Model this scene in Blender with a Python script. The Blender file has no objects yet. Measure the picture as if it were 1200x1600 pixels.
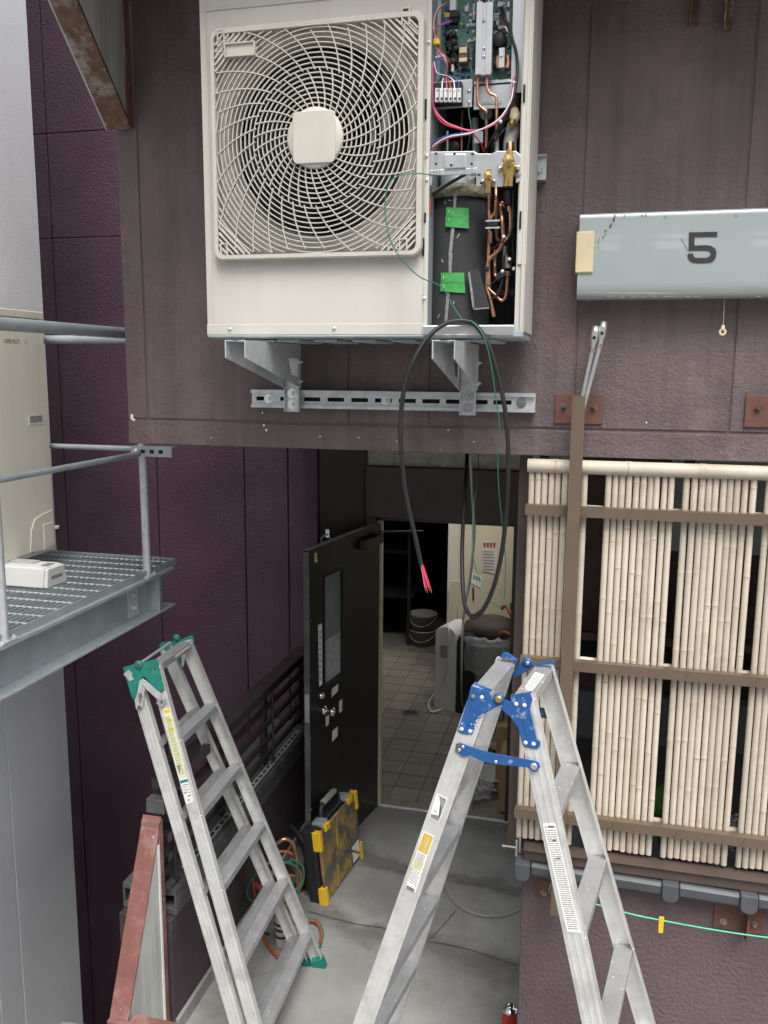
import bpy, bmesh, math, random
from mathutils import Vector as V, Matrix
random.seed(7)
S = bpy.context.scene
C = S.collection
# ---------------------------------------------------------------- camera, sky, sun, exposure
F_PX, PITCH, YAW, ROLL, EYE = 1349.0, math.radians(9.4622), math.radians(13.8698), math.radians(0.42476), 3.0
fw = V((-math.sin(YAW)*math.cos(PITCH), math.cos(YAW)*math.cos(PITCH), -math.sin(PITCH)))
r0 = V((math.cos(YAW), math.sin(YAW), 0)); u0 = r0.cross(fw)
rt = r0*math.cos(ROLL) + u0*math.sin(ROLL); up = u0*math.cos(ROLL) - r0*math.sin(ROLL)
cam_d = bpy.data.cameras.new('camera'); cam = bpy.data.objects.new('camera', cam_d); C.objects.link(cam)
cam_d.sensor_fit = 'VERTICAL'; cam_d.sensor_height = 36; cam_d.lens = F_PX/1600*36
cam_d.clip_start = 0.05; cam_d.clip_end = 500
m = Matrix((rt, up, -fw)).transposed().to_4x4(); m.translation = V((0, 0, EYE)); cam.matrix_world = m
S.camera = cam

SUN_EL, SUN_AZ = math.radians(60), math.radians(158)      # azimuth clockwise from +Y
w = bpy.data.worlds.new('World'); S.world = w; w.use_nodes = True
nt = w.node_tree; bg = nt.nodes['Background']
sky = nt.nodes.new('ShaderNodeTexSky'); sky.sky_type = 'NISHITA'; sky.sun_disc = False
sky.sun_elevation = SUN_EL; sky.sun_rotation = SUN_AZ; sky.dust_density = 4.0; sky.air_density = 1.0
hs = nt.nodes.new('ShaderNodeHueSaturation'); hs.inputs['Saturation'].default_value = 0.22
nt.links.new(sky.outputs[0], hs.inputs['Color']); nt.links.new(hs.outputs[0], bg.inputs['Color'])
bg.inputs['Strength'].default_value = 0.15
sd = bpy.data.lights.new('sun', 'SUN'); sun = bpy.data.objects.new('sun', sd); C.objects.link(sun)
sd.energy = 1.15; sd.angle = math.radians(32); sd.color = (1, .97, .93)
sdir = V((math.sin(SUN_AZ)*math.cos(SUN_EL), math.cos(SUN_AZ)*math.cos(SUN_EL), math.sin(SUN_EL)))
sun.rotation_euler = sdir.to_track_quat('Z', 'Y').to_euler()
vs = S.view_settings; vs.view_transform = 'Standard'; vs.look = 'None'; vs.exposure = 1.1; vs.gamma = 1; vs.use_curve_mapping = False
S.cycles.max_bounces = 8; S.cycles.diffuse_bounces = 5

# ---------------------------------------------------------------- survey: a sight line of the photograph meets a real plane
def sight(px, py): return fw + rt*((px-600)/F_PX) - up*((py-800)/F_PX)
def at(px, py, y):
    r = sight(px, py); return V((0, 0, EYE)) + r*(y/r.y)
def atz(px, py, z):
    r = sight(px, py); return V((0, 0, EYE)) + r*((z-EYE)/r.z)
def atx(px, py, x):
    r = sight(px, py); return V((0, 0, EYE)) + r*(x/r.x)
def onplane(px, py, P, N):
    r = sight(px, py); e = V((0, 0, EYE)); return e + r*((P-e).dot(N)/r.dot(N))

# ---------------------------------------------------------------- materials
def mat(name, col, rough=.6, metal=0., var=.15, vscale=6., bump=0., bscale=60., col2=None, speck=None, speck_amt=.0, sscale=90., streak=0., streak_col=None, drip=0., drip_col=(.02, .015, .015), spec=.5, patch=None, patch_amt=.5, pscale=5., coat=0., rnd=0., bump2=0., b2scale=15, alpha=1., trans=0., broken=0., coat_ior=1.5):
    m = bpy.data.materials.new(name); m.use_nodes = True; t = m.node_tree; N = t.nodes; L = t.links
    b = N['Principled BSDF']; b.inputs['Roughness'].default_value = rough; b.inputs['Metallic'].default_value = metal
    b.inputs['Specular IOR Level'].default_value = spec; b.inputs['Coat Weight'].default_value = coat; b.inputs['Coat IOR'].default_value = coat_ior
    b.inputs['Alpha'].default_value = alpha; b.inputs['Transmission Weight'].default_value = trans
    g = N.new('ShaderNodeNewGeometry')
    def noise(scale, det=5, rgh=.6, vec=None):
        n = N.new('ShaderNodeTexNoise'); n.inputs['Scale'].default_value = scale; n.inputs['Detail'].default_value = det; n.inputs['Roughness'].default_value = rgh
        L.new(vec or g.outputs['Position'], n.inputs['Vector']); return n
    def ramp(src, a, bb):
        r = N.new('ShaderNodeMapRange'); r.inputs['From Min'].default_value = a; r.inputs['From Max'].default_value = bb; r.clamp = True
        L.new(src, r.inputs['Value']); return r.outputs[0]
    def mix(fac, a, bb):
        x = N.new('ShaderNodeMix'); x.data_type = 'RGBA'
        if isinstance(fac, float): x.inputs[0].default_value = fac
        else: L.new(fac, x.inputs[0])
        for k, c in ((6, a), (7, bb)):
            if isinstance(c, tuple): x.inputs[k].default_value = (*c[:3], 1)
            else: L.new(c, x.inputs[k])
        return x.outputs[2]
    dk = tuple(c*(1-var) for c in col); lt = tuple(min(1, c*(1+var)) for c in col) if col2 is None else col2
    n1 = noise(vscale); cur = mix(ramp(n1.outputs[0], .3, .7), dk, lt)
    if patch: cur = mix(ramp(noise(pscale, 6, .7).outputs[0], 1-patch_amt-.07, 1-patch_amt+.07), cur, patch)
    if streak:
        mp = N.new('ShaderNodeMapping'); mp.inputs['Scale'].default_value = (22, 22, 1.1); L.new(g.outputs['Position'], mp.inputs['Vector'])
        sn = noise(1.0, 4, .6, mp.outputs[0]); mm = N.new('ShaderNodeMath'); mm.operation = 'MULTIPLY'; mm.inputs[1].default_value = streak
        L.new(ramp(sn.outputs[0], .48, .72), mm.inputs[0]); cur = mix(mm.outputs[0], cur, streak_col or (.3, .3, .3))
    if drip:
        mp = N.new('ShaderNodeMapping'); mp.inputs['Scale'].default_value = (9, 9, .45); mp.inputs['Location'].default_value = (3.1, 0, 1.7); L.new(g.outputs['Position'], mp.inputs['Vector'])
        sn = noise(1.0, 6, .7, mp.outputs[0]); mm = N.new('ShaderNodeMath'); mm.operation = 'MULTIPLY'; mm.inputs[1].default_value = drip
        L.new(ramp(sn.outputs[0], .47, .70), mm.inputs[0]); cur = mix(mm.outputs[0], cur, drip_col)
    if speck: cur = mix(ramp(noise(sscale, 2, .5).outputs[0], .80-speck_amt, .83-speck_amt), cur, speck)
    if rnd:
        oi = N.new('ShaderNodeObjectInfo'); h = N.new('ShaderNodeHueSaturation'); mr = N.new('ShaderNodeMapRange')
        mr.inputs['To Min'].default_value = 1-rnd; mr.inputs['To Max'].default_value = 1+rnd
        L.new(oi.outputs['Random'], mr.inputs['Value']); L.new(mr.outputs[0], h.inputs['Value']); L.new(cur, h.inputs['Color']); cur = h.outputs[0]
    L.new(cur, b.inputs['Base Color'])
    rr = N.new('ShaderNodeMapRange'); rr.inputs['To Min'].default_value = max(0, rough-.1); rr.inputs['To Max'].default_value = min(1, rough+.1)
    L.new(noise(vscale*3).outputs[0], rr.inputs['Value']); L.new(rr.outputs[0], b.inputs['Roughness'])
    if broken: L.new(ramp(noise(broken, 6, .6).outputs[0], .30, .95), b.inputs['Alpha'])
    last = None
    for st, sc, ds in ((bump, bscale, .01), (bump2, b2scale, .02)):
        if st:
            bn = N.new('ShaderNodeBump'); bn.inputs['Strength'].default_value = st; bn.inputs['Distance'].default_value = ds
            L.new(noise(sc, 3, .55).outputs[0], bn.inputs['Height'])
            if last: L.new(last, bn.inputs['Normal'])
            last = bn.outputs[0]
    if last: L.new(last, b.inputs['Normal'])
    return m
M = dict(
 cream=mat('casing_cream', (.54, .52, .465), .42, var=.03, vscale=3, speck=(.35, .33, .3), speck_amt=.02, sscale=60, drip=.22, drip_col=(.37, .345, .29)),
 cream2=mat('aged_casing', (.70, .665, .565), .5, var=.05, vscale=3, streak=.15, streak_col=(.45, .42, .35)),
 grille=mat('grille_plastic', (.50, .48, .42), .45, var=.05, vscale=9, drip=.3, drip_col=(.36, .335, .28)),
 facade=mat('stucco_mauve', (.156, .110, .111), .62, var=.22, vscale=1.7, bump=.42, bscale=110, bump2=.22, b2scale=34, patch=(.118, .086, .088), patch_amt=.47, pscale=2.6, speck=(.42, .39, .38), speck_amt=.02, sscale=48, streak=.34, streak_col=(.20, .160, .158), drip=.6, drip_col=(.066, .047, .046)),
 aubergine=mat('siding_aubergine', (.090, .046, .070), .42, var=.25, vscale=1.6, bump=.8, bscale=85, speck=(.25, .22, .25), speck_amt=.04, sscale=60),
 brownpanel=mat('smooth_brown', (.10, .078, .073), .6, var=.2, vscale=4, bump=.2, bscale=60, speck=(.2, .18, .17), speck_amt=.05, sscale=70),
 mortar=mat('lit_mossy_mortar', (.56, .56, .45), .95, var=.25, vscale=12, bump=.9, bscale=70, patch=(.40, .42, .30), patch_amt=.45, pscale=9),
 greywall=mat('grey_render', (.68, .69, .715), .85, var=.05, vscale=1.5, bump=.14, bscale=80, streak=.2, streak_col=(.60, .60, .62)),
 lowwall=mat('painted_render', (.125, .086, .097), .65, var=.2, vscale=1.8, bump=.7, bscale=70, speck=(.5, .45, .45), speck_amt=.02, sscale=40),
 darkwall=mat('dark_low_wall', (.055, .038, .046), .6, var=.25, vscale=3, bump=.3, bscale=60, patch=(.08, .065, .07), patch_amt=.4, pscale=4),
 concrete=mat('concrete', (.29, .29, .277), .85, var=.25, vscale=1.6, bump=.3, bscale=50, patch=(.22, .22, .208), patch_amt=.46, pscale=1.3, speck=(.17, .165, .155), speck_amt=.09, sscale=38, streak=0.),
 wet=mat('damp_stain', (.13, .13, .12), .75, var=.3, vscale=5, broken=7),
 galv=mat('galvanised', (.58, .60, .61), .40, .45, var=.14, vscale=22, patch=(.68, .70, .71), patch_amt=.45, pscale=30, bump=.06, bscale=40),
 galvdull=mat('galvanised_dull', (.36, .405, .42), .5, .3, var=.14, vscale=9, speck=(.55, .55, .53), speck_amt=.05, sscale=80),
 zinc=mat('zinc_sheet', (.62, .63, .64), .34, .8, var=.06, vscale=5),
 alu=mat('ladder_aluminium', (.68, .68, .665), .42, .45, var=.10, vscale=7, speck=(.8, .8, .78), speck_amt=.04, sscale=90, patch=(.57, .565, .55), patch_amt=.45, pscale=11, streak=.2, streak_col=(.5, .49, .47)),
 tread=mat('tread_aluminium', (.46, .465, .475), .48, .6, var=.14, vscale=9, speck=(.85, .85, .83), speck_amt=.10, sscale=70),
 green=mat('hinge_green', (.012, .20, .155), .5, var=.15, vscale=14, patch=(.10, .26, .21), patch_amt=.36, pscale=24),
 blue=mat('hinge_blue', (.014, .082, .255), .42, var=.12, vscale=14, patch=(.5, .52, .56), patch_amt=.335, pscale=26),
 rust=mat('rusty_steel', (.13, .068, .042), .7, .15, var=.45, vscale=22, bump=.3, bscale=90, patch=(.30, .255, .22), patch_amt=.47, pscale=9, speck=(.55, .5, .44), speck_amt=.08, sscale=50),
 redox=mat('red_oxide', (.205, .085, .070), .6, var=.25, vscale=7, patch=(.27, .17, .155), patch_amt=.42, pscale=7, speck=(.75, .72, .66), speck_amt=.085, sscale=55, bump=.15, bscale=60),
 plate=mat('red_plate', (.145, .062, .048), .7, .1, var=.25, vscale=22, patch=(.11, .07, .055), patch_amt=.43, pscale=18, bump=.2, bscale=80),
 signpanel=mat('weathered_white', (.47, .48, .45), .7, var=.15, vscale=3, streak=.85, streak_col=(.23, .24, .215)),
 bamboo=mat('bamboo', (.56, .495, .405), .5, var=.09, vscale=5, rnd=.12, patch=(.46, .40, .32), patch_amt=.42, pscale=7, streak=.25, streak_col=(.56, .44, .30)),
 node=mat('bamboo_node', (.47, .38, .28), .65, var=.2, vscale=40),
 brown=mat('brown_aluminium', (.175, .128, .092), .42, .35, var=.06, vscale=6),
 brownold=mat('brown_frame', (.095, .070, .058), .55, .2, var=.15, vscale=8, speck=(.35, .31, .28), speck_amt=.05, sscale=70),
 bright=mat('bright_metal', (.72, .72, .71), .25, .95, var=.05),
 chrome=mat('chrome', (.75, .75, .75), .16, 1, var=.04),
 black=mat('black_rubber', (.010, .010, .0105), .5, var=.2, vscale=20),
 doorblack=mat('door_black', (.009, .009, .010), .32, var=.2, vscale=4, speck=(.1, .1, .1), speck_amt=.02, sscale=60),
 railblack=mat('rail_black', (.042, .036, .035), .42, .2, var=.2, vscale=8, speck=(.25, .24, .23), speck_amt=.05, sscale=80),
 ledge=mat('ledge_steel', (.12, .118, .122), .45, .3, var=.3, vscale=12, speck=(.35, .35, .35), speck_amt=.06, sscale=80),
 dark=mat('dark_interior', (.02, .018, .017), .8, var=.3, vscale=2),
 void=mat('black_void', (.006, .006, .006), .8),
 foam=mat('foam_jacket', (.030, .031, .033), .85, var=.1, vscale=8, bump=.1, bscale=120),
 seam=mat('foam_edge', (.23, .23, .23), .95, var=.25, vscale=60, bump=.3, bscale=150),
 tape=mat('green_tape', (.05, .31, .07), .5, var=.12, vscale=20, bump=.35, bscale=45),
 felt=mat('felt', (.20, .19, .13), 1, var=.35, vscale=70, bump=1, bscale=120),
 pcb=mat('circuit_green', (.085, .20, .165), .5, var=.4, vscale=60, speck=(.45, .5, .46), speck_amt=.13, sscale=130),
 copper=mat('copper', (.62, .33, .21), .3, .95, var=.18, vscale=22, patch=(.36, .17, .10), patch_amt=.42, pscale=18),
 brass=mat('brass', (.58, .40, .15), .3, .9, var=.15, vscale=20),
 white=mat('white_plastic', (.66, .66, .64), .45, var=.04),
 label=mat('label_white', (.78, .78, .75), .5, var=.06, vscale=20, speck=(.5, .5, .48), speck_amt=.05),
 ylabel=mat('label_yellow', (.70, .71, .42), .55, var=.15, vscale=30),
 gold=mat('label_gold', (.56, .38, .06), .5, var=.06),
 yellow=mat('yellow_plastic', (.78, .50, .02), .42, var=.08),
 ink=mat('ink', (.03, .03, .032), .6), grey_ink=mat('grey_ink', (.25, .25, .24), .6), red_ink=mat('red_ink', (.45, .06, .05), .6),
 wred=mat('wire_red', (.50, .03, .03), .45), wpink=mat('wire_pink', (.62, .10, .25), .45), wblue=mat('wire_blue', (.03, .07, .35), .45),
 wwhite=mat('wire_white', (.75, .75, .73), .45), wgreen=mat('wire_green', (.02, .14, .085), .5), rope=mat('rope_green', (.09, .52, .32), .5, var=.1),
 orange=mat('hose_orange', (.36, .11, .045), .5, var=.15), greyhose=mat('grey_cable', (.30, .30, .28), .55), redpaint=mat('can_red', (.42, .03, .025), .4),
 sign=mat('acrylic_sign', (.40, .455, .45), .13, var=.03, vscale=2, streak=.12, streak_col=(.34, .385, .38), coat=1., coat_ior=2.1),
 ivory=mat('ivory_cap', (.66, .54, .36), .5, var=.08), dirt=mat('sign_dirt', (.22, .22, .205), .9, var=.4, vscale=80),
 tile=mat('floor_tile', (.215, .195, .155), .38, var=.2, vscale=8, patch=(.185, .17, .14), patch_amt=.42, pscale=5, rnd=.13),
 grout=mat('grout', (.125, .118, .10), .9, var=.3, vscale=8),
 creamdoor=mat('cream_door', (.66, .59, .43), .55, var=.06, vscale=2),
 kawara=mat('roof_tile_glaze', (.07, .075, .083), .42, var=.15, vscale=10, speck=(.3, .3, .3), speck_amt=.04, rnd=.1),
 case=mat('case_black', (.02, .021, .024), .5), amber=mat('amber_lid', (.36, .23, .06), .3, var=.4, vscale=14, patch=(.11, .10, .085), patch_amt=.50, pscale=9),
 card=mat('cardboard', (.42, .27, .14), .85, var=.08), leaf=mat('leaf', (.045, .13, .022), .45, var=.4, vscale=18), gravel=mat('gravel', (.34, .34, .32), .9, var=.5, vscale=90, rnd=.35),
 poly=mat('clear_film', (.62, .64, .64), .22, var=.12, vscale=30, bump=.8, bscale=26, spec=.8, alpha=.45), binplast=mat('bin_plastic', (.44, .46, .46), .35, var=.1),
 paneglass=mat('wired_glass', (.20, .225, .235), .22, var=.1, vscale=9, bump=.25, bscale=140), blind=mat('pale_blind', (.29, .31, .295), .8), wood=mat('dark_wood', (.055, .032, .02), .5, var=.3, vscale=12),
 paper=mat('paper', (.66, .62, .55), .8), oppwall=mat('opposite_wall', (.16, .16, .158), .85, var=.06), oppwin=mat('opposite_shutter', (.88, .88, .88), .4), ground=mat('asphalt', (.22, .22, .215), .9, var=.3),
 plank=mat('pale_plank', (.50, .45, .33), .7, var=.1), bag=mat('brown_bag', (.065, .052, .038), .6, var=.2, bump=.3, bscale=14), bluebox=mat('pale_blue', (.16, .36, .43), .5), brushgreen=mat('brush_green', (.01, .20, .09), .6),
)
# soft damp stains along the slab's two construction joints, darker band before the door
_t = M['concrete'].node_tree; _N, _L = _t.nodes, _t.links; _b = _N['Principled BSDF']
_g = _N.new('ShaderNodeNewGeometry'); _n = _N.new('ShaderNodeTexNoise'); _n.inputs['Scale'].default_value = 3.2; _n.inputs['Detail'].default_value = 7; _n.inputs['Roughness'].default_value = .68; _L.new(_g.outputs['Position'], _n.inputs['Vector'])
_src = _b.inputs['Base Color'].links[0].from_socket
for _p, _q, _w in ((V((-1.42, 4.16, 0)), V((-.33, 3.98, 0)), .15), (V((-1.33, 4.77, 0)), V((-.42, 4.66, 0)), .11), (V((-1.3, 5.36, 0)), V((-.4, 5.36, 0)), .30)):
    _d = (_q-_p).normalized(); _nn = V((-_d.y, _d.x, 0))
    _o = _N.new('ShaderNodeVectorMath'); _o.operation = 'DOT_PRODUCT'; _o.inputs[1].default_value = _nn; _L.new(_g.outputs['Position'], _o.inputs[0])
    _m = _N.new('ShaderNodeMath'); _m.operation = 'MULTIPLY_ADD'; _m.inputs[1].default_value = .5; _m.inputs[2].default_value = -_p.dot(_nn)-.25; _L.new(_n.outputs[0], _m.inputs[0])
    _s = _N.new('ShaderNodeMath'); _s.operation = 'ADD'; _L.new(_o.outputs['Value'], _s.inputs[0]); _L.new(_m.outputs[0], _s.inputs[1])
    _a = _N.new('ShaderNodeMath'); _a.operation = 'ABSOLUTE'; _L.new(_s.outputs[0], _a.inputs[0])
    _r = _N.new('ShaderNodeMapRange'); _r.interpolation_type = 'SMOOTHSTEP'; _r.inputs['From Min'].default_value = .01; _r.inputs['From Max'].default_value = _w; _r.inputs['To Min'].default_value = .68; _r.inputs['To Max'].default_value = 0; _L.new(_a.outputs[0], _r.inputs['Value'])
    _x = _N.new('ShaderNodeMix'); _x.data_type = 'RGBA'; _L.new(_r.outputs[0], _x.inputs[0]); _L.new(_src, _x.inputs[6]); _x.inputs[7].default_value = (.115, .113, .10, 1); _src = _x.outputs[2]
_L.new(_src, _b.inputs['Base Color'])
# ---------------------------------------------------------------- mesh helpers
def frame(d):
    d = d.normalized(); a = V((0, 0, 1)) if abs(d.z) < .9 else V((0, 1, 0))
    x = d.cross(a).normalized(); return x, d.cross(x).normalized()
def smooth_path(pts, n=8):
    P = [V(p) for p in pts]; Q = [P[0]*2-P[1]] + P + [P[-1]*2-P[-2]]; out = []
    for i in range(1, len(Q)-2):
        a, b, c, d = Q[i-1:i+3]
        for k in range(n):
            t = k/n; out.append(.5*((2*b)+(c-a)*t+(2*a-5*b+4*c-d)*t*t+(3*b-a-3*c+d)*t**3))
    return out + [P[-1]]
class MB:
    def __init__(s): s.v, s.f, s.sm, s.marks = [], [], [], []
    def add(s, vs, fs, smooth=False):
        o = len(s.v); s.marks.append((o, len(s.f))); s.v += [V(p) for p in vs]
        for f in fs: s.f.append([i+o for i in f]); s.sm.append(smooth)
        return s
    def obox(s, c, x, y, z):                     # centre and three half-axis vectors
        c, x, y, z = V(c), V(x), V(y), V(z)
        vs = [c+x*i+y*j+z*k for k in (-1, 1) for j in (-1, 1) for i in (-1, 1)]
        fs = [(0, 2, 3, 1), (4, 5, 7, 6), (0, 1, 5, 4), (2, 6, 7, 3), (0, 4, 6, 2), (1, 3, 7, 5)]
        if x.cross(y).dot(z) < 0: fs = [f[::-1] for f in fs]
        return s.add(vs, fs)
    def box(s, lo, hi):
        lo, hi = V(lo), V(hi); lo, hi = V(map(min, lo, hi)), V(map(max, lo, hi)); h = (hi-lo)/2
        return s.obox((lo+hi)/2, (h.x, 0, 0), (0, h.y, 0), (0, 0, h.z))
    def tube(s, pts, r, n=8, cap=True, rr=None):
        P = [V(p) for p in pts]; rings = []; x = None
        for i, p in enumerate(P):
            d = (P[min(i+1, len(P)-1)]-P[max(i-1, 0)]).normalized()
            if x is None: x, y = frame(d)
            else: x = (x-d*x.dot(d)).normalized(); y = d.cross(x)
            q = rr[i] if rr else r
            rings.append([p+x*(q*math.cos(2*math.pi*k/n))+y*(q*math.sin(2*math.pi*k/n)) for k in range(n)])
        vs = [q for R in rings for q in R]
        fs = [(i*n+k, i*n+(k+1) % n, (i+1)*n+(k+1) % n, (i+1)*n+k) for i in range(len(P)-1) for k in range(n)]
        s.add(vs, fs, True)
        if cap: s.add(rings[0], [tuple(range(n-1, -1, -1))]); s.add(rings[-1], [tuple(range(n))])
        return s
    def cyl(s, p, q, r, n=12): return s.tube([p, q], r, n)
    def prism(s, poly, d):                       # polygon of 3D points pushed along d
        P = [V(p) for p in poly]; d = V(d); n = len(P)
        nn = sum(((P[i]-P[0]).cross(P[(i+1) % n]-P[0]) for i in range(n)), V((0, 0, 0)))
        if nn.dot(d) < 0: P = P[::-1]
        vs = P+[p+d for p in P]
        return s.add(vs, [tuple(range(n-1, -1, -1)), tuple(range(n, 2*n))]+[(i, (i+1) % n, n+(i+1) % n, n+i) for i in range(n)])
    def lathe(s, o, ax, prof, n=24, smooth=True):  # prof: (radius, along)
        ax = V(ax).normalized(); x, y = frame(ax); o = V(o)
        vs = [o+ax*h+(x*math.cos(2*math.pi*k/n)+y*math.sin(2*math.pi*k/n))*r for r, h in prof for k in range(n)]
        return s.add(vs, [(i*n+k, i*n+(k+1) % n, (i+1)*n+(k+1) % n, (i+1)*n+k) for i in range(len(prof)-1) for k in range(n)], smooth)
    def ball(s, c, r, n=12, sq=(1, 1, 1)):
        c = V(c); vs = []; m_ = n//2
        for i in range(m_+1):
            a = math.pi*i/m_
            for k in range(n): b = 2*math.pi*k/n; vs.append(c+V((r*sq[0]*math.sin(a)*math.cos(b), r*sq[1]*math.sin(a)*math.sin(b), r*sq[2]*math.cos(a))))
        return s.add(vs, [(i*n+k, (i+1)*n+k, (i+1)*n+(k+1) % n, i*n+(k+1) % n) for i in range(m_) for k in range(n)], True)
    def mesh(s, name, mt, o):
        me = bpy.data.meshes.new(name); me.from_pydata([tuple(p-o) for p in s.v], [], s.f)
        me.polygons.foreach_set('use_smooth', s.sm); me.materials.append(M[mt] if isinstance(mt, str) else mt); me.update(); return me
    def build_each(s, name, mt, parent=None, bevel=0.):        # every shape added so far becomes an object of its own
        out = []
        for (v0, f0), (v1, f1) in zip(s.marks, s.marks[1:]+[(len(s.v), len(s.f))]):
            m_ = MB(); m_.v = s.v[v0:v1]; m_.f = [[i-v0 for i in f] for f in s.f[f0:f1]]; m_.sm = s.sm[f0:f1]; out.append(m_.build(name, mt, parent, bevel))
        return out
    def build(s, name, mt, parent=None, bevel=0., origin=None):
        lo = V([min(p[i] for p in s.v) for i in range(3)]); hi = V([max(p[i] for p in s.v) for i in range(3)])
        o = V(origin) if origin is not None else V(((lo.x+hi.x)/2, (lo.y+hi.y)/2, lo.z))
        ob = bpy.data.objects.new(name, s.mesh(name, mt, o)); C.objects.link(ob); ob['_w'] = tuple(o)
        if parent: ob.parent = parent; ob.location = o-V(parent['_w'])
        else: ob.location = o
        if bevel:
            b = ob.modifiers.new('bevel', 'BEVEL'); b.width = bevel; b.segments = 2; b.limit_method = 'ANGLE'; b.angle_limit = math.radians(50)
        return ob
def tag(o, label=None, cat=None, group=None, kind=None):
    for k, x in (('label', label), ('category', cat), ('group', group), ('kind', kind)):
        if x: o[k] = x
    return o
def thing(name, loc, label, cat, group=None):
    e = bpy.data.objects.new(name, None); e.empty_display_size = .05; C.objects.link(e); e.location = loc; e['_w'] = tuple(loc); return tag(e, label, cat, group)
def clone(o, shift, parent):
    c = o.copy(); C.objects.link(c); c.parent = parent; w_ = V(o['_w'])+V(shift); c['_w'] = tuple(w_); c.location = w_-(V(parent['_w']) if parent else V()); return c
def text(s, o, xd, yd, size, mt, parent, name='lettering', thick=.0006, squash=1.):
    cu = bpy.data.curves.new('t', 'FONT'); cu.body = s; cu.size = 1; cu.resolution_u = 3
    ob = bpy.data.objects.new('t', cu); C.objects.link(ob); dg = bpy.context.evaluated_depsgraph_get(); dg.update()
    me = bpy.data.meshes.new_from_object(ob.evaluated_get(dg)); xd = V(xd).normalized(); yd = V(yd).normalized(); nn = xd.cross(yd)
    mb = MB(); mb.add([V(o)+xd*(p.co.x*size*squash)+yd*(p.co.y*size)+nn*thick for p in me.vertices], [tuple(f.vertices) for f in me.polygons])
    bpy.data.objects.remove(ob); bpy.data.curves.remove(cu); bpy.data.meshes.remove(me)
    return mb.build(name, mt, parent)
def wire(pts, r, n=8, k=8): return MB().tube(smooth_path(pts, k), r, n)
def bolt(mb, p, ax, r=.011, h=.008):
    ax = V(ax).normalized(); mb.lathe(p, ax, [(0, .002), (r*1.6, .002), (r*1.6, 0)], 16, False); x, y = frame(ax)
    P = [V(p)+(x*math.cos(k*math.pi/3)+y*math.sin(k*math.pi/3))*r+ax*.002 for k in range(6)]; mb.prism(P, ax*h)
    mb.cyl(V(p)+ax*.002, V(p)+ax*(h+.008), r*.5, 8); return mb
# ================================================================ the setting
WALL, BEAM_Z, GROOVE_Z = 3.10, 2.697, 2.793
FX0, FX1 = -1.815, 3.2
tag(MB().box((-40, -40, -3.1), (40, 60, -3.0)).build('ground', 'ground'), kind='structure')
tag(MB().box((-1.745, -6, -2.99), (6, 5.40, 0)).build('passage_floor', 'concrete'), kind='structure')
E5 = 5.41
tag(MB().box((-2.79, -6, -2.99), (-1.747, 2.5, 0)).build('pit_shade_slab', 'concrete'), kind='structure')  # unseen slab added to keep light out of the pit behind
# cracks of the concrete slab: narrow sunken-looking joints with damp edges
def ribbon(pts, wd, z):
    mb = MB(); P = smooth_path(pts, 6); rnd = random.Random(3)
    L = []
    for i, p in enumerate(P):
        d = (P[min(i+1, len(P)-1)]-P[max(i-1, 0)]).normalized(); s = V((-d.y, d.x, 0)); q = wd*(.5+1.0*rnd.random()); L.append((p+s*q, p-s*q))
    for a, b in zip(L, L[1:]): mb.add([(*a[0].xy, z), (*a[1].xy, z), (*b[1].xy, z), (*b[0].xy, z)], [(0, 1, 2, 3)])
    return mb
fl = bpy.data.objects['passage_floor']
for k, (px, wd, zz) in enumerate((([(480, 1425), (520, 1436), (560, 1446), (600, 1452), (660, 1470), (720, 1482), (770, 1497), (815, 1512)], .07, .004),
     ([(560, 1352), (620, 1362), (680, 1375), (740, 1382), (800, 1395)], .07, .004), ([(672, 1468), (690, 1450), (712, 1424)], .04, .004))):
    tag(ribbon([atz(*p, 0) for p in px], .0022, zz+.004).build('crack', 'ledge', fl), kind='stuff')

rq_ = random.Random(31); mb = MB()
for k in range(520):
    e_ = rq_.random(); x = -1.72+abs(rq_.gauss(0, .09)) if e_ < .4 else (-.22-abs(rq_.gauss(0, .06)) if e_ < .6 else rq_.uniform(-1.7, -.25)); y = rq_.uniform(3.1, 5.38) if e_ < .75 else 5.38-abs(rq_.gauss(0, .08)); r_ = rq_.uniform(.001, .0032)
    c = V((x, y, r_*.4)); mb.add([c+V((r_, 0, -r_*.3)), c+V((-r_*.6, r_*.8, -r_*.3)), c+V((-r_*.6, -r_*.8, -r_*.3)), c+V((0, 0, r_*.6))], [(0, 1, 3), (1, 2, 3), (2, 0, 3), (2, 1, 0)])
tag(mb.build('grit', 'gravel', fl), kind='stuff')
# facade: panels of sprayed stucco with recessed joints, boxed-in beam along the bottom
fac = thing('facade_wall', (0, WALL, BEAM_Z), 'mauve stucco upper wall with recessed panel joints, carrying the open air conditioner and the number sign', 'wall')
jx = [FX0, at(222, 400, WALL).x, at(545, 590, WALL).x, at(672, 590, WALL).x, at(903, 480, WALL).x, at(1152, 480, WALL).x, 1.1, 2.1, FX1]
TOP = 4.95
for a, b in zip(jx, jx[1:]):
    g0 = .004 if a > FX0 else 0
    MB().box((a+g0, WALL, GROOVE_Z+.005), (b-.004, WALL+.004, TOP)).build('wall_panel', 'facade', fac, bevel=.0035)
MB().box((FX0, WALL-.002, BEAM_Z), (FX1, WALL+.004, GROOVE_Z-.005)).build('beam', 'facade', fac, bevel=.0035)
MB().box((FX0+.004, WALL+.0045, BEAM_Z+.004), (FX1, WALL+.24, TOP)).build('wall_core', 'facade', fac)
MB().box((FX0+.004, WALL+.242, BEAM_Z+.003), (FX1, 5.40, 2.9)).build('soffit', 'brownpanel', fac)
MB().box((FX0+.004, WALL+.242, 2.903), (FX1, 5.5, 5.3)).build('upper_storey', 'facade', fac)
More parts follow.
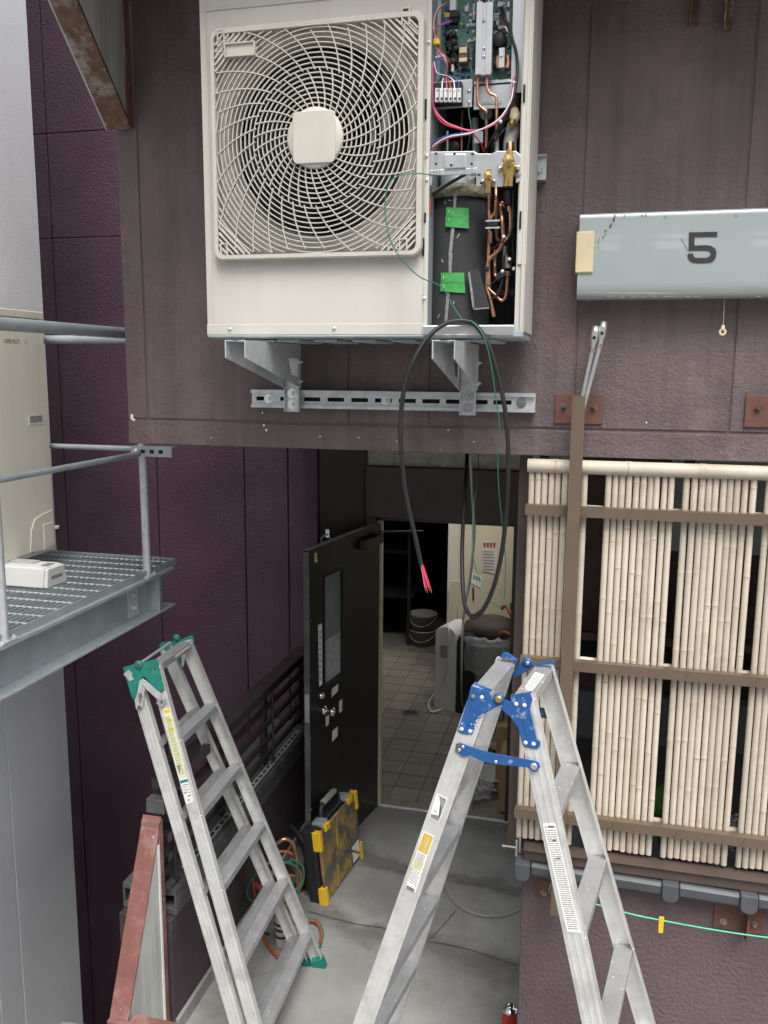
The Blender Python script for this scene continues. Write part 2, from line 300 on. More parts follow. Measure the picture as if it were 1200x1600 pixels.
# chipped paint at the bottom corner
mb = MB()
for px, py, r in ((206, 652, .008), (209, 656, .006), (205, 648, .004), (412, 664, .005), (416, 672, .005), (410, 645, .004), (620, 690, .003), (700, 672, .003), (740, 690, .003), (560, 684, .003), (500, 682, .003), (1010, 660, .003), (330, 684, .002)):
    c = at(px, py, WALL-.003); rr = random.Random(px)
    P = [c+V((math.cos(a)*r*(.6+.8*rr.random()), 0, math.sin(a)*r*(.6+.9*rr.random()))) for a in [k*math.pi/4 for k in range(8)]]
    mb.prism(P, (0, .002, 0))
tag(mb.build('paint_chip', 'label', fac), kind='stuff')
# roof slab over the frontage, above the picture; canopy added to shade the corner
tag(MB().box((-1.27, 2.5, 4.33), (FX1, WALL-.004, 4.5)).build('roof_eave', 'facade'), 'mauve concrete eave over the upper wall', 'eave'); tag(MB().box((-1.73, 1.2, 4.31), (-1.275, WALL-.004, 4.45)).build('shade_canopy', 'facade'), 'unseen canopy added to shade the wall corner beside the signboard', 'canopy')

# back wall of the light well: aubergine siding boards
aw = thing('siding_wall', (-3, 5.12, 0), 'dark aubergine siding wall with upright joints, behind the railing and steel platform', 'wall')
sx = [-7, -3.6, at(79, 330, 5.12).x, at(246, 760, 5.12).x, at(382, 760, 5.12).x, at(450, 760, 5.12).x, at(497, 760, 5.12).x]
zj = at(130, 205, 5.12).z; zk = at(130, 371, 5.12).z
for a, b in zip(sx, sx[1:]):
    for z0, z1 in ((-3, zk), (zk, zj), (zj, 8)) if b < -2.1 else ((-3, 8),):
        MB().box((a+.004, 5.12, z0+.002), (b-.004, 5.16, z1-.002)).build('siding_board', 'aubergine', aw, bevel=.004)
MB().box((-7, 5.135, -3), (sx[-1], 5.3, 8)).build('backing', 'dark', aw)

# door recess: smooth side panel, header, mossy strip coloured as lit
dw = thing('entrance_wall', (-1.4, 5.4, 0), 'smooth brown wall round the doorway with a mossy mortar strip on top', 'wall')
xl, xr = at(571, 760, E5).x, .5
MB().prism([(sx[-1], 5.15, -.02), (xl-.004, E5-.02, -.02), (xl-.004, E5+.1, -.02), (sx[-1], 5.3, -.02)], (0, 0, 3)).build('side_panel', 'brownpanel', dw)
MB().box((xl, E5-.012, 2.035), (xr, E5+.1, 2.37)).build('header', 'brownpanel', dw, bevel=.004)
MB().box((xl+.01, E5+.02, 2.374), (xr, E5+.1, 2.9)).build('mortar_strip', 'mortar', dw)  # mossy mortar, its colour raised to stand in for light reaching it
HX, HY = -1.365, 5.41
MB().box((xl, E5, 0), (HX-.02, E5+.1, 2.033)).build('door_frame', 'railblack', dw)
MB().box((-.489, E5, 0), (-.40, E5+.1, 2.033)).build('door_frame', 'railblack', dw)
MB().box((-.398, E5-.02, 0), (xr, E5+.1, 2.033)).build('pier', 'brownold', dw)
MB().box((HX-.018, E5+.02, 2.012), (-.491, E5+.1, 2.033)).build('door_frame', 'railblack', dw)
MB().box((HX-.018, E5+.005, 0), (HX+.012, E5+.06, 2.010)).build('door_frame', 'creamdoor', dw)

# low wall with steel ledge on the left of the passage
lw = thing('low_wall', (-1.87, 4, 0), 'low dark wall with steel channel ledge along the left side of the passage', 'wall')
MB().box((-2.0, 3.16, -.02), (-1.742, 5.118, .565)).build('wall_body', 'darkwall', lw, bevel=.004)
mb = MB().box((-2.0, 3.2, .568), (-1.735, 5.116, .60)); mb.box((-1.745, 3.2, .602), (-1.735, 5.116, .66)); mb.box((-2.0, 3.2, .602), (-1.99, 5.116, .66))
mb.box((-2.0, 3.2, .662), (-1.735, 5.116, .69)); mb.build('ledge', 'ledge', lw, bevel=.003)
MB().box((-1.7419, 3.17, .001), (-1.725, 5.0, .07)).build('skirting', 'concrete', lw)
# black railing on the ledge
rl = thing('ledge_railing', (-1.85, 4.1, .69), 'low black steel railing standing on the ledge of the dark low wall', 'railing')
MB().box((-1.835, 3.2, 1.165), (-1.742, 5.116, 1.212)).build('top_rail', 'railblack', rl, bevel=.003)
for z in (1.06, .96, .86, .77): MB().box((-1.80, 3.2, z-.012), (-1.776, 5.116, z+.012)).build('rail', 'railblack', rl)
for y in (3.24, 3.85, 4.46, 5.06):
    p = MB().box((-1.835, y-.022, .705), (-1.80, y+.022, 1.163)).build('post', 'railblack', rl)
    b = MB().box((-1.87, y-.05, .692), (-1.76, y+.05, .704)); bolt(b, (-1.78, y+.03, .704), (0, 0, 1), .007, .006); bolt(b, (-1.78, y-.03, .704), (0, 0, 1), .007, .006)
    b.build('foot_plate', 'ledge', p)
    MB().cyl((-1.765, y+.02, .70), (-1.765, y+.02, 1.163), .009, 8).build('baluster', 'railblack', rl)
mb = MB()
MB().obox((-1.77, 4.15, .7065), (0, .8, 0), (.018, 0, 0), (0, 0, .0015)).build('slotted_strip', 'galvdull', rl)
for k in range(26): mb.obox((-1.77, 3.42+k*.058, .7092), (0, .017, 0), (.006, 0, 0), (0, 0, .0008))
tag(mb.build('slot', 'void', rl), kind='stuff')

# neighbour's grey building at the left
gw = thing('grey_building', (-3, 2, 0), 'pale grey rendered neighbouring building at the left edge', 'building')
mb = MB()
ys = [-6, atx(20, 1300, -2.8).y, atx(0, 1560, -2.8).y, 4.0]; ys = sorted(ys)
for a, b in zip(ys, ys[1:]): MB().box((-2.83, a+.004, -3), (-2.8, b-.004, 9)).build('wall_panel', 'greywall', gw, bevel=.003)
MB().box((-6, -6, -3), (-2.808, 3.985, 9)).build('wall_core', 'greywall', gw)
# pipe by its foot
tag(wire([at(97, 1603, 3.75), at(150, 1614, 3.75), at(200, 1630, 3.75)], .03).build('drain_pipe', 'galvdull'), 'grey pipe end at the foot of the pale grey building', 'pipe')

# lower wall under the bamboo fence
bw = thing('garden_wall', (.5, WALL, 0), 'mauve rendered garden wall below the bamboo fence, capped with grey roof tiles', 'wall')
MB().box((-.205, WALL, -.02), (FX1, WALL+.14, 1.10)).build('wall_body', 'lowwall', bw, bevel=.006)
mb = MB().box((-.22, WALL-.05, 1.102), (FX1, WALL+.17, 1.125)); mb.build('mortar_bed', 'kawara', bw)
pitch = .265
for k in range(12):
    x = -.225+k*pitch
    MB().prism([(x+.056, WALL-.078, 1.126), (x+.056, WALL-.082, 1.162), (x+.056, WALL-.07, 1.170), (x+.056, WALL+.16, 1.215), (x+.056, WALL+.16, 1.18)], (pitch-.060, 0, -.004)).build('roof_tile', 'kawara', bw, bevel=.004)
    P = [(x-.004+.029+.029*math.cos(t), WALL-.092, 1.128+.026*math.sin(t)) for t in [math.pi+math.pi*q/8 for q in range(9)]]+[(x+.054, WALL-.092, 1.172), (x-.004, WALL-.092, 1.172)]
    MB().prism(P, (0, .25, .03)).build('cover_tile', 'kawara', bw, bevel=.004)

# garden room behind the fence
gr = thing('garden_room', (1.2, 4.2, 0), 'dark glazed room front with pale blinds behind the bamboo fence', 'room')
MB().box((-.15, 4.4, 1.0), (FX1, 4.5, 1.35)).build('sill_wall', 'kawara', gr)
MB().box((-.15, 4.95, 1.0), (FX1, 5.0, 2.9)).build('back_wall', 'wood', gr)
MB().box((.4, 4.90, 2.02), (FX1, 4.945, 2.69)).build('blind', 'blind', gr)
for x in (-.1, .42, .92, 1.42, 2.0): MB().box((x, 4.42, 1.352), (x+.045, 4.47, 2.69)).build('window_post', 'wood', gr)
MB().box((-.1, 4.425, 1.62), (FX1, 4.465, 1.66)).build('window_rail', 'wood', gr)
MB().box((-.1, 4.5, 1.45), (FX1, 4.9, 1.5)).build('counter', 'dark', gr)
MB().box((.45, 4.915, 1.55), (2.4, 4.94, 1.74)).build('bench_back', 'wood', gr)
tag(MB().lathe((.30, 4.70, 1.785), (0, 0, 1), [(.0, 0), (.05, .004), (.085, .018), (.08, .018), (.045, .01), (0, .008)], 20).build('white_dish', 'white'), 'small white dish seen through the gap in the bamboo', 'dish')
tag(MB().cyl((.30, 4.70, 1.5), (.30, 4.70, 1.783), .012).build('dish_stand', 'wood'), 'thin dark stand under the white dish behind the bamboo', 'stand')
# gravel bed and plant on the wall top behind the fence
mb = MB(); rg = random.Random(5)
MB_g = MB().box((-.2, WALL+.16, 1.02), (FX1, 4.39, 1.10)); tag(MB_g.build('planting_bed', 'dark'), kind='structure')
for k in range(2600):
    x, y, r = rg.uniform(-.15, 1.1), rg.uniform(WALL+.19, 3.75), rg.uniform(.006, .013)
    c = V((x, y, 1.10+r*.4)); a = [c+V((rg.uniform(.6, 1)*r*sx_, rg.uniform(.6, 1)*r*sy_, rg.uniform(.3, .9)*r*sz_)) for sx_, sy_, sz_ in ((1, 0, 0), (-1, 0, 0), (0, 1, 0), (0, -1, 0), (0, 0, 1), (0, 0, -1))]
    mb.add(a, [(0, 2, 4), (2, 1, 4), (1, 3, 4), (3, 0, 4), (2, 0, 5), (1, 2, 5), (3, 1, 5), (0, 3, 5)])
tag(mb.build('gravel', 'gravel'), kind='stuff')
pl = thing('green_plant', (.28, 3.35, 1.10), 'leafy green plant growing behind the bamboo fence', 'plant')
for k in range(30):
    a = rg.uniform(0, 6.28); L = rg.uniform(.14, .30); tilt = rg.uniform(.2, .9); wd = rg.uniform(.018, .03)
    b = V((.27+rg.uniform(-.05, .05), 3.36+rg.uniform(-.05, .06), 1.10+rg.uniform(0, .12))); d = V((math.cos(a)*math.sin(tilt), math.sin(a)*math.sin(tilt), math.cos(tilt))); s = d.cross(V((0, 0, 1))).normalized(); n_ = s.cross(d)
    o = MB(); vs = []
    for i in range(6):
        t = i/5; q = b+d*L*t-V((0, 0, .12*t*t*L/.2*.5)); ww = wd*math.sin(math.pi*(.08+.9*t)); vs += [q-s*ww+n_*ww*.3, q, q+s*ww+n_*ww*.3]
    o.add(vs, [(i*3+j, i*3+j+1, i*3+j+4, i*3+j+3) for i in range(5) for j in range(2)], True); o.build('leaf', 'leaf', pl)

# room behind the door: tiles, cream sliding door, walls
rf = MB().box((-3.45, 5.44, -.06), (.2, 10.7, -.004)).build('tiled_floor', 'grout'); tag(rf, kind='structure')
tm = None; T = .2
for i in range(16):
    for j in range(9):
        x, y = -.52-j*T, 5.52+i*T
        if x-T < -2.45: continue
        if tm is None: ob = MB().box((x-T+.005, y+.008, -.0035), (x-.005, y+T-.008, .0)).build('tile', 'tile', rf, bevel=.002); tm = ob; t0 = (x, y)
        else: ob = clone(tm, (x-t0[0], y-t0[1], rg.uniform(-.001, .001)), rf)
sl = thing('door_sill', (-.93, 5.46, 0), 'metal edged stone sill across the doorway', 'sill')
MB().box((-1.36, 5.43, -.0035), (-.40, 5.515, .005)).build('sill_stone', 'tile', sl); MB().box((-1.36, 5.405, -.011), (-.40, 5.428, .010)).build('edge_strip', 'alu', sl, bevel=.003)
rm = thing('store_room', (-1.5, 7.5, 0), 'dark store room walls seen through the open doorway', 'room')
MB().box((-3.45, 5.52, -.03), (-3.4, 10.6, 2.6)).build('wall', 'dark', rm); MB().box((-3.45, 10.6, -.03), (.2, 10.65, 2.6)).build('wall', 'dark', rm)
MB().box((-.38, 5.52, 0), (-.33, 10.6, 2.6)).build('wall', 'creamdoor', rm)
for lo_, hi_ in (((-3.4, 5.52), (-.38, 5.58)), ((-3.4, 5.58), (-2.5, 7.88)), ((-3.4, 7.88), (-.38, 10.6))): MB().box((*lo_, 2.6), (*hi_, 2.65)).build('ceiling', 'blind', rm)  # roof opening added to brighten the room, ceiling laid round it
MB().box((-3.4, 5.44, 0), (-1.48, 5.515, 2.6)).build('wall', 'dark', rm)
cd = thing('cream_sliding_door', (-1, 7.9, 0), 'cream sliding door with paper notices at the back of the room', 'door')
MB().box((-1.22, 7.90, 0), (-.39, 7.94, 2.4)).build('door_leaf', 'creamdoor', cd, bevel=.004)
MB().box((-1.32, 7.86, 0), (-1.222, 7.96, 2.4)).build('door_frame', 'cream2', cd, bevel=.004)
def q4(pxs, P, N, th, mb=None):
    mb = mb or MB(); N = V(N).normalized(); return mb.prism([onplane(x, y, V(P), N) for x, y in pxs], N*th)
q4([(738, 918), (741, 918), (741, 938), (738, 938)], (0, 7.899, 0), (0, -1, 0), .004).build('finger_pull', 'brownold', cd)
q4([(797, 942), (801, 942), (801, 965), (797, 965)], (0, 7.899, 0), (0, -1, 0), .004).build('lock_plate', 'brownold', cd)
nz = thing('paper_notice', at(765, 870, 7.89), 'paper notice with red heading taped on the cream sliding door', 'notice')
q4([(753, 845), (778, 846), (775, 897), (752, 892)], (0, 7.897, 0), (0, -1, 0), .002).build('sheet', 'paper', nz)
mb = MB()
for k in range(4):
    x0 = 755+k*5; q4([(x0, 848), (x0+4, 848), (x0+4, 855), (x0+1, 856)], (0, 7.894, 0), (0, -1, 0), .001, mb); 
mb.build('heading', 'red_ink', nz); mb = MB()
for k in range(7): y = 861+k*4.6; q4([(755, y), (772, y+.6), (772, y+2), (755, y+1.4)], (0, 7.894, 0), (0, -1, 0), .001, mb)
mb.build('print', 'grey_ink', nz)
n2 = thing('small_notice', at(746, 907, 7.89), 'small white paper slip on the cream sliding door above its finger pull', 'notice')
q4([(737, 894), (755, 902), (751, 919), (736, 911)], (0, 7.897, 0), (0, -1, 0), .002).build('sheet', 'label', n2)
mb = MB()
for k in range(3): q4([(740+k*4, 898+k*1.8), (743+k*4, 899.5+k*1.8), (742+k*4, 905+k*1.8), (739+k*4, 903.5+k*1.8)], (0, 7.894, 0), (0, -1, 0), .001, mb)
mb.build('print', 'grey_ink', n2)
# opposite side of the lane, seen only as reflections
ob_ = thing('opposite_building', (0, -7, 0), 'pale building on the other side of the lane', 'building')
MB().box((-12, -7.4, 0), (12, -7, 8)).build('wall', 'oppwall', ob_)
for i in range(11):
    for z_a, z_b in ((1.0, 2.2), (4.42, 4.82), (5.0, 5.2)): MB().box((-5.6+i*1.25, -7.02, z_a), (-4.85+i*1.25, -6.99, z_b)).build('window', 'oppwin', ob_)
# ================================================================ wall-hung air conditioner, cover off
UF = 2.71                                       # front plane of the casing
ux0, ux1, uz0, uz1 = -1.278, -.236, 3.105, 4.30
pz0 = 3.115; pxr = at(668, 480, UF).x
ac = thing('air_conditioner', (-.76, 2.9, uz0), 'large cream wall-hung air conditioner outdoor unit with its right cover removed', 'air conditioner')
hub = at(495, 215, UF); RO = .298
# front panel with the round fan opening
mb = MB(); n = 72; X0, X1, Z0, Z1 = ux0, pxr, pz0, uz1
ring = []; edge = []
for k in range(n):
    a = 2*math.pi*k/n; c, s = math.cos(a), math.sin(a); ring.append(V((hub.x+RO*c, UF, hub.z+RO*s)))
    t = min(((X1-hub.x)/c if c > 1e-6 else 9), ((X0-hub.x)/c if c < -1e-6 else 9), ((Z1-hub.z)/s if s > 1e-6 else 9), ((Z0-hub.z)/s if s < -1e-6 else 9)); edge.append(V((hub.x+c*t, UF, hub.z+s*t)))
cor = [V((X1, UF, Z1)), V((X0, UF, Z1)), V((X0, UF, Z0)), V((X1, UF, Z0))]
for k in range(n):
    j = (k+1) % n; a0, a1 = edge[k], edge[j]; ex = [c for c in cor if min((a0-c).length, 9) < .2 and abs(a0.x-a1.x) > 1e-6 and abs(a0.z-a1.z) > 1e-6]
    P = [ring[k], a0]+ex[:1]+[a1, ring[j]]; mb.prism(P, (0, .0012, 0))
mb.build('front_panel', 'cream', ac)
# folded edges of the panel
mb = MB(); mb.box((ux0-.002, UF+.0015, pz0), (ux0, 3.04, uz1)); mb.box((pxr-.012, UF-.004, pz0+.0), (pxr, UF-.0005, uz1)); mb.build_each('panel_flange', 'cream', ac, bevel=.0012)
MB().box((ux0-.002, UF-.003, uz0), (pxr, UF-.0005, pz0+.024)).build('bottom_flange', 'cream', ac, bevel=.0015)
MB().box((ux0+.018, UF-.0016, pz0+.03), (ux0+.021, UF-.0003, uz1)).build('panel_rib', 'cream', ac); MB().box((ux0+.02, UF-.004, 4.10), (pxr-.02, UF-.0005, 4.106)).build('panel_rib', 'cream', ac, bevel=.0015)
MB().box((ux0, 3.0, pz0), (pxr, 3.04, uz1)).build('coil', 'void', ac)
mb = MB()
for k in range(80): x = ux0+.05+k*.008; mb.box((x, 2.99, pz0+.05), (x+.0022, 2.9995, uz1-.1))
tag(mb.build('coil_fins', 'galvdull', ac), kind='stuff')
MB().box((pxr-.006, UF+.003, pz0), (pxr-.003, 3.0, uz1)).build('partition', 'galvdull', ac)
mb = MB().lathe((hub.x, UF, hub.z), (0, 1, 0), [(RO+.012, -.006), (RO, -.006), (RO-.006, .02), (RO-.012, .06), (RO-.004, .09), (RO+.01, .11)], 72); mb.build('bellmouth', 'grille', ac)
MB().box((hub.x+.17, 2.86, pz0+.05), (hub.x+.20, 2.885, uz1)).build('motor_stay', 'galv', ac); MB().box((hub.x+.13, 2.87, pz0+.05), (hub.x+.145, 2.885, uz1)).build('motor_stay', 'galv', ac)
fan = MB().lathe((hub.x, UF+.05, hub.z), (0, 1, 0), [(0, 0), (.08, .004), (.09, .02), (.09, .10), (.0, .10)], 28).build('fan_hub', 'void', ac)
for k in range(3):
    mb = MB(); vs = []; na, nr = 10, 6
    for i in range(na+1):
        for j in range(nr+1):
            r = .085+(.275-.085)*j/nr; a = k*2*math.pi/3+.5+(i/na)*(1.35+.25*j/nr)+.5*j/nr
            vs.append((hub.x+r*math.cos(a), UF+.055+.075*(i/na), hub.z+r*math.sin(a)))
    mb.add(vs, [(i*(nr+1)+j, i*(nr+1)+j+1, (i+1)*(nr+1)+j+1, (i+1)*(nr+1)+j) for i in range(na) for j in range(nr)], True); mb.build('fan_blade', 'dark', ac)
# fan grille: square frame, rings, spiral ribs, hub cap
GF = UF-.034; g0 = at(328, 46, GF-.004); gx0, gx1, gz0, gz1 = at(329, 200, GF).x, at(660, 200, GF).x, at(500, 403, GF).z, at(500, 29, GF).z
gc = V(((gx0+gx1)/2, GF, (gz0+gz1)/2)); hx = (gx1-gx0)/2; hz = (gz1-gz0)/2
gh = at(494, 217, GF)
def rrect(c, a, b, r, y, n=6):
    out = []
    for sx_, sz_, st in ((1, 1, 0), (-1, 1, 90), (-1, -1, 180), (1, -1, 270)):
        for k in range(n+1): t = math.radians(st+90*k/n); out.append(V((c.x+sx_*(a-r)+r*math.cos(t), y, c.z+sz_*(b-r)+r*math.sin(t))))
    return out
mb = MB(); L0 = rrect(gc, hx, hz, .03, UF-.001); L1 = rrect(gc, hx, hz, .03, GF+.004); L1b = rrect(gc, hx-.004, hz-.004, .027, GF); L2 = rrect(gc, hx-.016, hz-.016, .02, GF); L3 = rrect(gc, hx-.019, hz-.019, .02, UF-.004)
m_ = len(L0)
for A, B in ((L0, L1), (L1, L1b), (L1b, L2), (L2, L3)):
    for k in range(m_): j = (k+1) % m_; mb.add([A[k], A[j], B[j], B[k]], [(0, 1, 2, 3)], True)
grille = mb.build('fan_grille', 'grille', ac, origin=(gc.x, GF, gz0))
def inside(x, z, mrg=.016): return abs(x-gc.x) < hx-mrg and abs(z-gc.z) < hz-mrg
def bar(mb, P, wd, dp):                          # thin blade following a curve in the grille plane
    prev = None; run = []
    for p in P+[None]:
        if p is not None and inside(p.x, p.z): run.append(p)
        else:
            if len(run) > 1:
                L = []
                for i, q in enumerate(run):
                    d = (run[min(i+1, len(run)-1)]-run[max(i-1, 0)]).normalized(); s = V((-d.z, 0, d.x))*wd; L.append([q-s, q+s, q+s*.7+V((0, dp, 0)), q-s*.7+V((0, dp, 0))])
                vs = [v for l in L for v in l]; mb.add(vs, [(i*4+k, i*4+(k+1) % 4, (i+1)*4+(k+1) % 4, (i+1)*4+k) for i in range(len(L)-1) for k in range(4)])
            run = []
mb = MB(); r = .088
def dome(rr): return GF-.016*max(0, 1-(rr/.32)**2)
rings_r = []
while r < .47: rings_r.append(r); r += .0146
for r in rings_r:
    nn = 120; bar(mb, [V((gh.x+r*math.cos(2*math.pi*k/nn), dome(r)+.004, gh.z+r*math.sin(2*math.pi*k/nn))) for k in range(nn+1)], .0016, .008)
mb.build('grille_rings', 'grille', grille)
mb = MB()
for k in range(32):
    for (ra, rb, off) in ((.075, .205, 0), (.198, .47, .075)):
        P = []
        for i in range(22):
            r = ra+(rb-ra)*i/21; a = k*2*math.pi/32+off+.62*((r-.08)/.26)**.85 if r > .08 else k*2*math.pi/32+off
            P.append(V((gh.x+r*math.cos(a), dome(r)+.002, gh.z+r*math.sin(a))))
        bar(mb, P, .0016, .011)
mb.build('grille_ribs', 'grille', grille)
MB().lathe((gh.x, dome(0)-.002, gh.z), (0, 1, 0), [(0, 0), (.084, 0), (.090, .004), (.090, .016)], 40).build('hub_disc', 'grille', grille)
MB().prism(rrect(V((gh.x, 0, gh.z)), .068, .076, .016, dome(0)-.0075), (0, .0052, 0)).build('hub_cap', 'grille', grille, bevel=.002)
for px, py in ((345, 60), (634, 26), (630, 386), (350, 393)):
    mb = MB(); c = at(px, py, GF); mb.box((c.x-.013, GF-.0015, c.z-.022), (c.x-.009, GF+.02, c.z+.022)); mb.box((c.x+.009, GF-.0015, c.z-.022), (c.x+.013, GF+.02, c.z+.022)); mb.box((c.x-.0088, GF+.012, c.z-.022), (c.x+.0088, GF+.02, c.z+.022)); mb.box((c.x-.013, GF-.0015, c.z+.0222), (c.x+.013, GF+.02, c.z+.026)); mb.build('screw_pocket', 'grille', grille)
a, b = at(351, 68, GF), at(399, 86, GF); mb = MB(); mb.box((a.x, GF-.005, b.z), (b.x, GF+.024, b.z+.004)); mb.box((a.x, GF-.005, a.z-.004), (b.x, GF+.024, a.z)); mb.box((a.x, GF-.005, b.z+.0045), (a.x+.004, GF+.024, a.z-.0045)); mb.box((b.x-.004, GF-.005, b.z+.0045), (b.x, GF+.024, a.z-.0045)); mb.box((a.x+.0045, GF+.0015, b.z+.0045), (b.x-.0045, GF+.004, a.z-.0045)); mb.build('handle_recess', 'grille', grille)
mb = MB()                                        # filled louvred corners
for sx_, sz_ in ((1, 1), (-1, 1), (1, -1), (-1, -1)):
    for k in range(5):
        u = .03+k*.019; p = V((gc.x+sx_*(hx-.018), GF+.010, gc.z+sz_*(hz-.018-u))); q = V((gc.x+sx_*(hx-.018-u), GF+.010, gc.z+sz_*(hz-.018)))
        d = (q-p).normalized(); mb.obox((p+q)/2, (q-p)/2, (0, .008, 0), V((-d.z, 0, d.x))*.0026)
mb.build_each('corner_louvre', 'grille', grille)
mb = MB()
for px, py in ((359, 514), (522, 513), (670, 66), (667, 243), (667, 281), (663, 466)): mb.lathe(at(px, py, UF-.004), (0, -1, 0), [(.0, .003), (.005, .003), (.006, 0)], 10)
for px, py, w_ in ((364, 518, .02),): pass
mb.build_each('screw', 'galv', ac)
mb = MB()
for px, py, hh in ((665, 170, 15), (664, 340, 8), (661, 386, 14)): a = at(px-1.2, py-hh, UF-.005); b = at(px+1.6, py+hh, UF-.005); mb.box(a, b+V((0, .0006, 0)))
mb.build_each('slot', 'void', ac)
# right side: pillar, side panel, base pan
xp = at(806, 430, UF+.01).x
MB().box((xp, UF+.008, uz0+.012), (ux1, UF+.010, uz1)).build('corner_pillar', 'cream', ac, bevel=.001)
MB().box((xp+.004, UF+.002, at(800, 413, UF).z), (xp+.03, UF+.0075, uz1)).build('pillar_flange', 'cream', ac, bevel=.001)
MB().box((ux1-.012, UF+.0, uz0+.012), (ux1-.003, UF+.0075, uz1)).build('pillar_bead', 'cream', ac, bevel=.002)
MB().box((ux1-.0025, UF, uz0+.01), (ux1, 3.04, uz1)).build('side_panel', 'cream', ac)
mb = MB()
for px, py, hh in ((819, 146, 14), (813, 344, 14)): a = at(px-1.2, py-hh, UF-.0015); b = at(px+1.2, py+hh, UF-.0015); mb.box(a, b+V((0, .001, 0)))
mb.build_each('slot', 'void', ac)
MB().box((ux0+.01, UF+.01, uz0-.012), (ux1-.004, 3.03, uz0+.006)).build('base_pan', 'galvdull', ac, bevel=.004)
mb = MB()
for k in range(7): mb.box((ux0+.10+k*.13, UF+.03, uz0-.022), (ux0+.18+k*.13, 3.0, uz0-.013))
mb.build_each('pan_rib', 'galvdull', ac, bevel=.003)
a = at(660, 508, UF-.01); b = at(803, 524, UF-.01)
mb = MB(); mb.box((a.x, UF-.012, b.z), (b.x, UF+.006, a.z)); mb.build('front_lip', 'zinc', ac, bevel=.004)
mb = MB().box((ux1-.10, UF-.008, uz0-.008), (ux1+.001, UF+.004, uz0+.011)); mb.box((ux0, UF-.004, uz0-.008), (ux1-.101, UF+.004, uz0-.001)); mb.build_each('pan_edge', 'galvdull', ac, bevel=.002)
MB().box((pxr, 3.0, uz0+.01), (ux1-.003, 3.03, uz1)).build('back_sheet', 'void', ac)
MB().box((pxr, UF+.02, uz0+.0065), (ux1-.004, 2.995, uz0+.012)).build('pan_floor', 'galvdull', ac)
# ---------------- electrical box
PB = 2.80
eb = at(690, -40, PB); e1 = at(806, 128, PB)
MB().box((eb.x-.045, PB+.012, e1.z-.02), (e1.x+.012, PB+.016, uz1)).build('board_tray', 'zinc', ac)
MB().box((eb.x-.05, UF+.03, e1.z), (eb.x-.046, PB+.012, uz1)).build('tray_side', 'galvdull', ac)
a = at(802, 0, PB-.03); MB().box((a.x, PB-.034, at(800, 146, PB-.03).z), (a.x+.034, PB-.03, uz1)).build('tray_rail', 'zinc', ac, bevel=.001)
MB().box((a.x+.002, PB-.03, e1.z), (a.x+.006, PB+.012, uz1)).build('tray_side', 'zinc', ac)
pcb = MB().box((eb.x, PB, e1.z), (e1.x-.012, PB+.0025, uz1)).build('circuit_board', 'pcb', ac)
MB().box((eb.x-.01, PB-.012, e1.z-.010), (e1.x, PB+.004, e1.z-.001)).build('board_edge', 'pcb', pcb, bevel=.002)
def blk(px, py, pw, ph, dep, mt, nm, y=PB, par=None, bev=.001):
    a, b = at(px-pw/2, py-ph/2, y), at(px+pw/2, py+ph/2, y); return MB().box((a.x, y-dep, b.z), (b.x, y-.0003, a.z)).build(nm, mt, par or pcb, bevel=bev)
def drum(px, py, r, dep, mt, nm, y=PB, par=None): return MB().lathe(at(px, py, y), (0, -1, 0), [(r, 0), (r, dep-.002), (r-.002, dep), (0, dep)], 18).build(nm, mt, par or pcb)
blk(710, 12, 9, 18, .03, 'white', 'relay'); blk(712, 26, 13, 9, .025, 'black', 'relay'); blk(711, 35, 12, 8, .022, 'void', 'relay'); drum(701, 18, .007, .025, 'wblue', 'varistor'); blk(700, 27, 9, 7, .02, 'gold', 'film_capacitor'); blk(700, 37, 9, 9, .02, 'wblue', 'film_capacitor')
for px, py in ((700, 58), (710, 57), (703, 82), (711, 70), (709, 100), (702, 77), (714, 80)): drum(px, py, .0085, .030, 'black', 'capacitor')
blk(702, 80, 5, 18, .03, 'void', 'relay'); blk(708, 97, 16, 6, .02, 'black', 'relay'); blk(706, 108, 8, 16, .02, 'black', 'relay'); blk(709, 110, 3, 12, .026, 'white', 'connector')
tr = blk(726, 89, 13, 25, .03, 'rust', 'transformer'); blk(726, 84, 11, 8, .034, 'ivory', 'winding_tape', par=tr); blk(726, 99, 12, 5, .034, 'ivory', 'winding_tape', par=tr)
for px in (723, 728, 733): drum(px, 110, .004, .012, 'black', 'coil')
drum(724, 120, .005, .014, 'wblue', 'varistor'); drum(732, 120, .005, .014, 'wblue', 'varistor')
drum(782, 67, .021, .035, 'black', 'choke'); co = blk(786, 97, 8, 30, .04, 'zinc', 'choke_core'); blk(786, 90, 6, 11, .044, 'white', 'sticker', par=co)
for s in (-1, 1): MB().tube([at(786+s*7, 88, PB-.02), at(786+s*8.5, 97, PB-.02), at(786+s*7, 107, PB-.02)], .009, 10).build('winding', 'copper', co)
drum(775, 106, .008, .02, 'black', 'coil')
blk(741, 90, 3, 34, .012, 'black', 'connector_strip'); blk(741, 20, 3, 26, .01, 'galvdull', 'connector_strip'); blk(730, 15, 6, 8, .01, 'white', 'connector')
for px, py in ((731, 17), (742, 23), (736, 34), (741, 51), (732, 41), (737, 40), (742, 63), (735, 65), (742, 40), (736, 25)): drum(px, py, .0045, .012, 'white', 'capacitor')
for px, py, pw, ph in ((775, 24, 12, 2), (775, 28, 11, 2), (774, 32, 10, 2), (794, 30, 4, 20), (778, 36, 5, 8), (783, 44, 8, 5), (782, 8, 8, 7), (795, 8, 4, 8), (775, 52, 6, 3)): blk(px, py, pw, ph, .008, 'white', 'connector', bev=0)
rp_ = random.Random(11); chips = MB(); chips2 = MB()
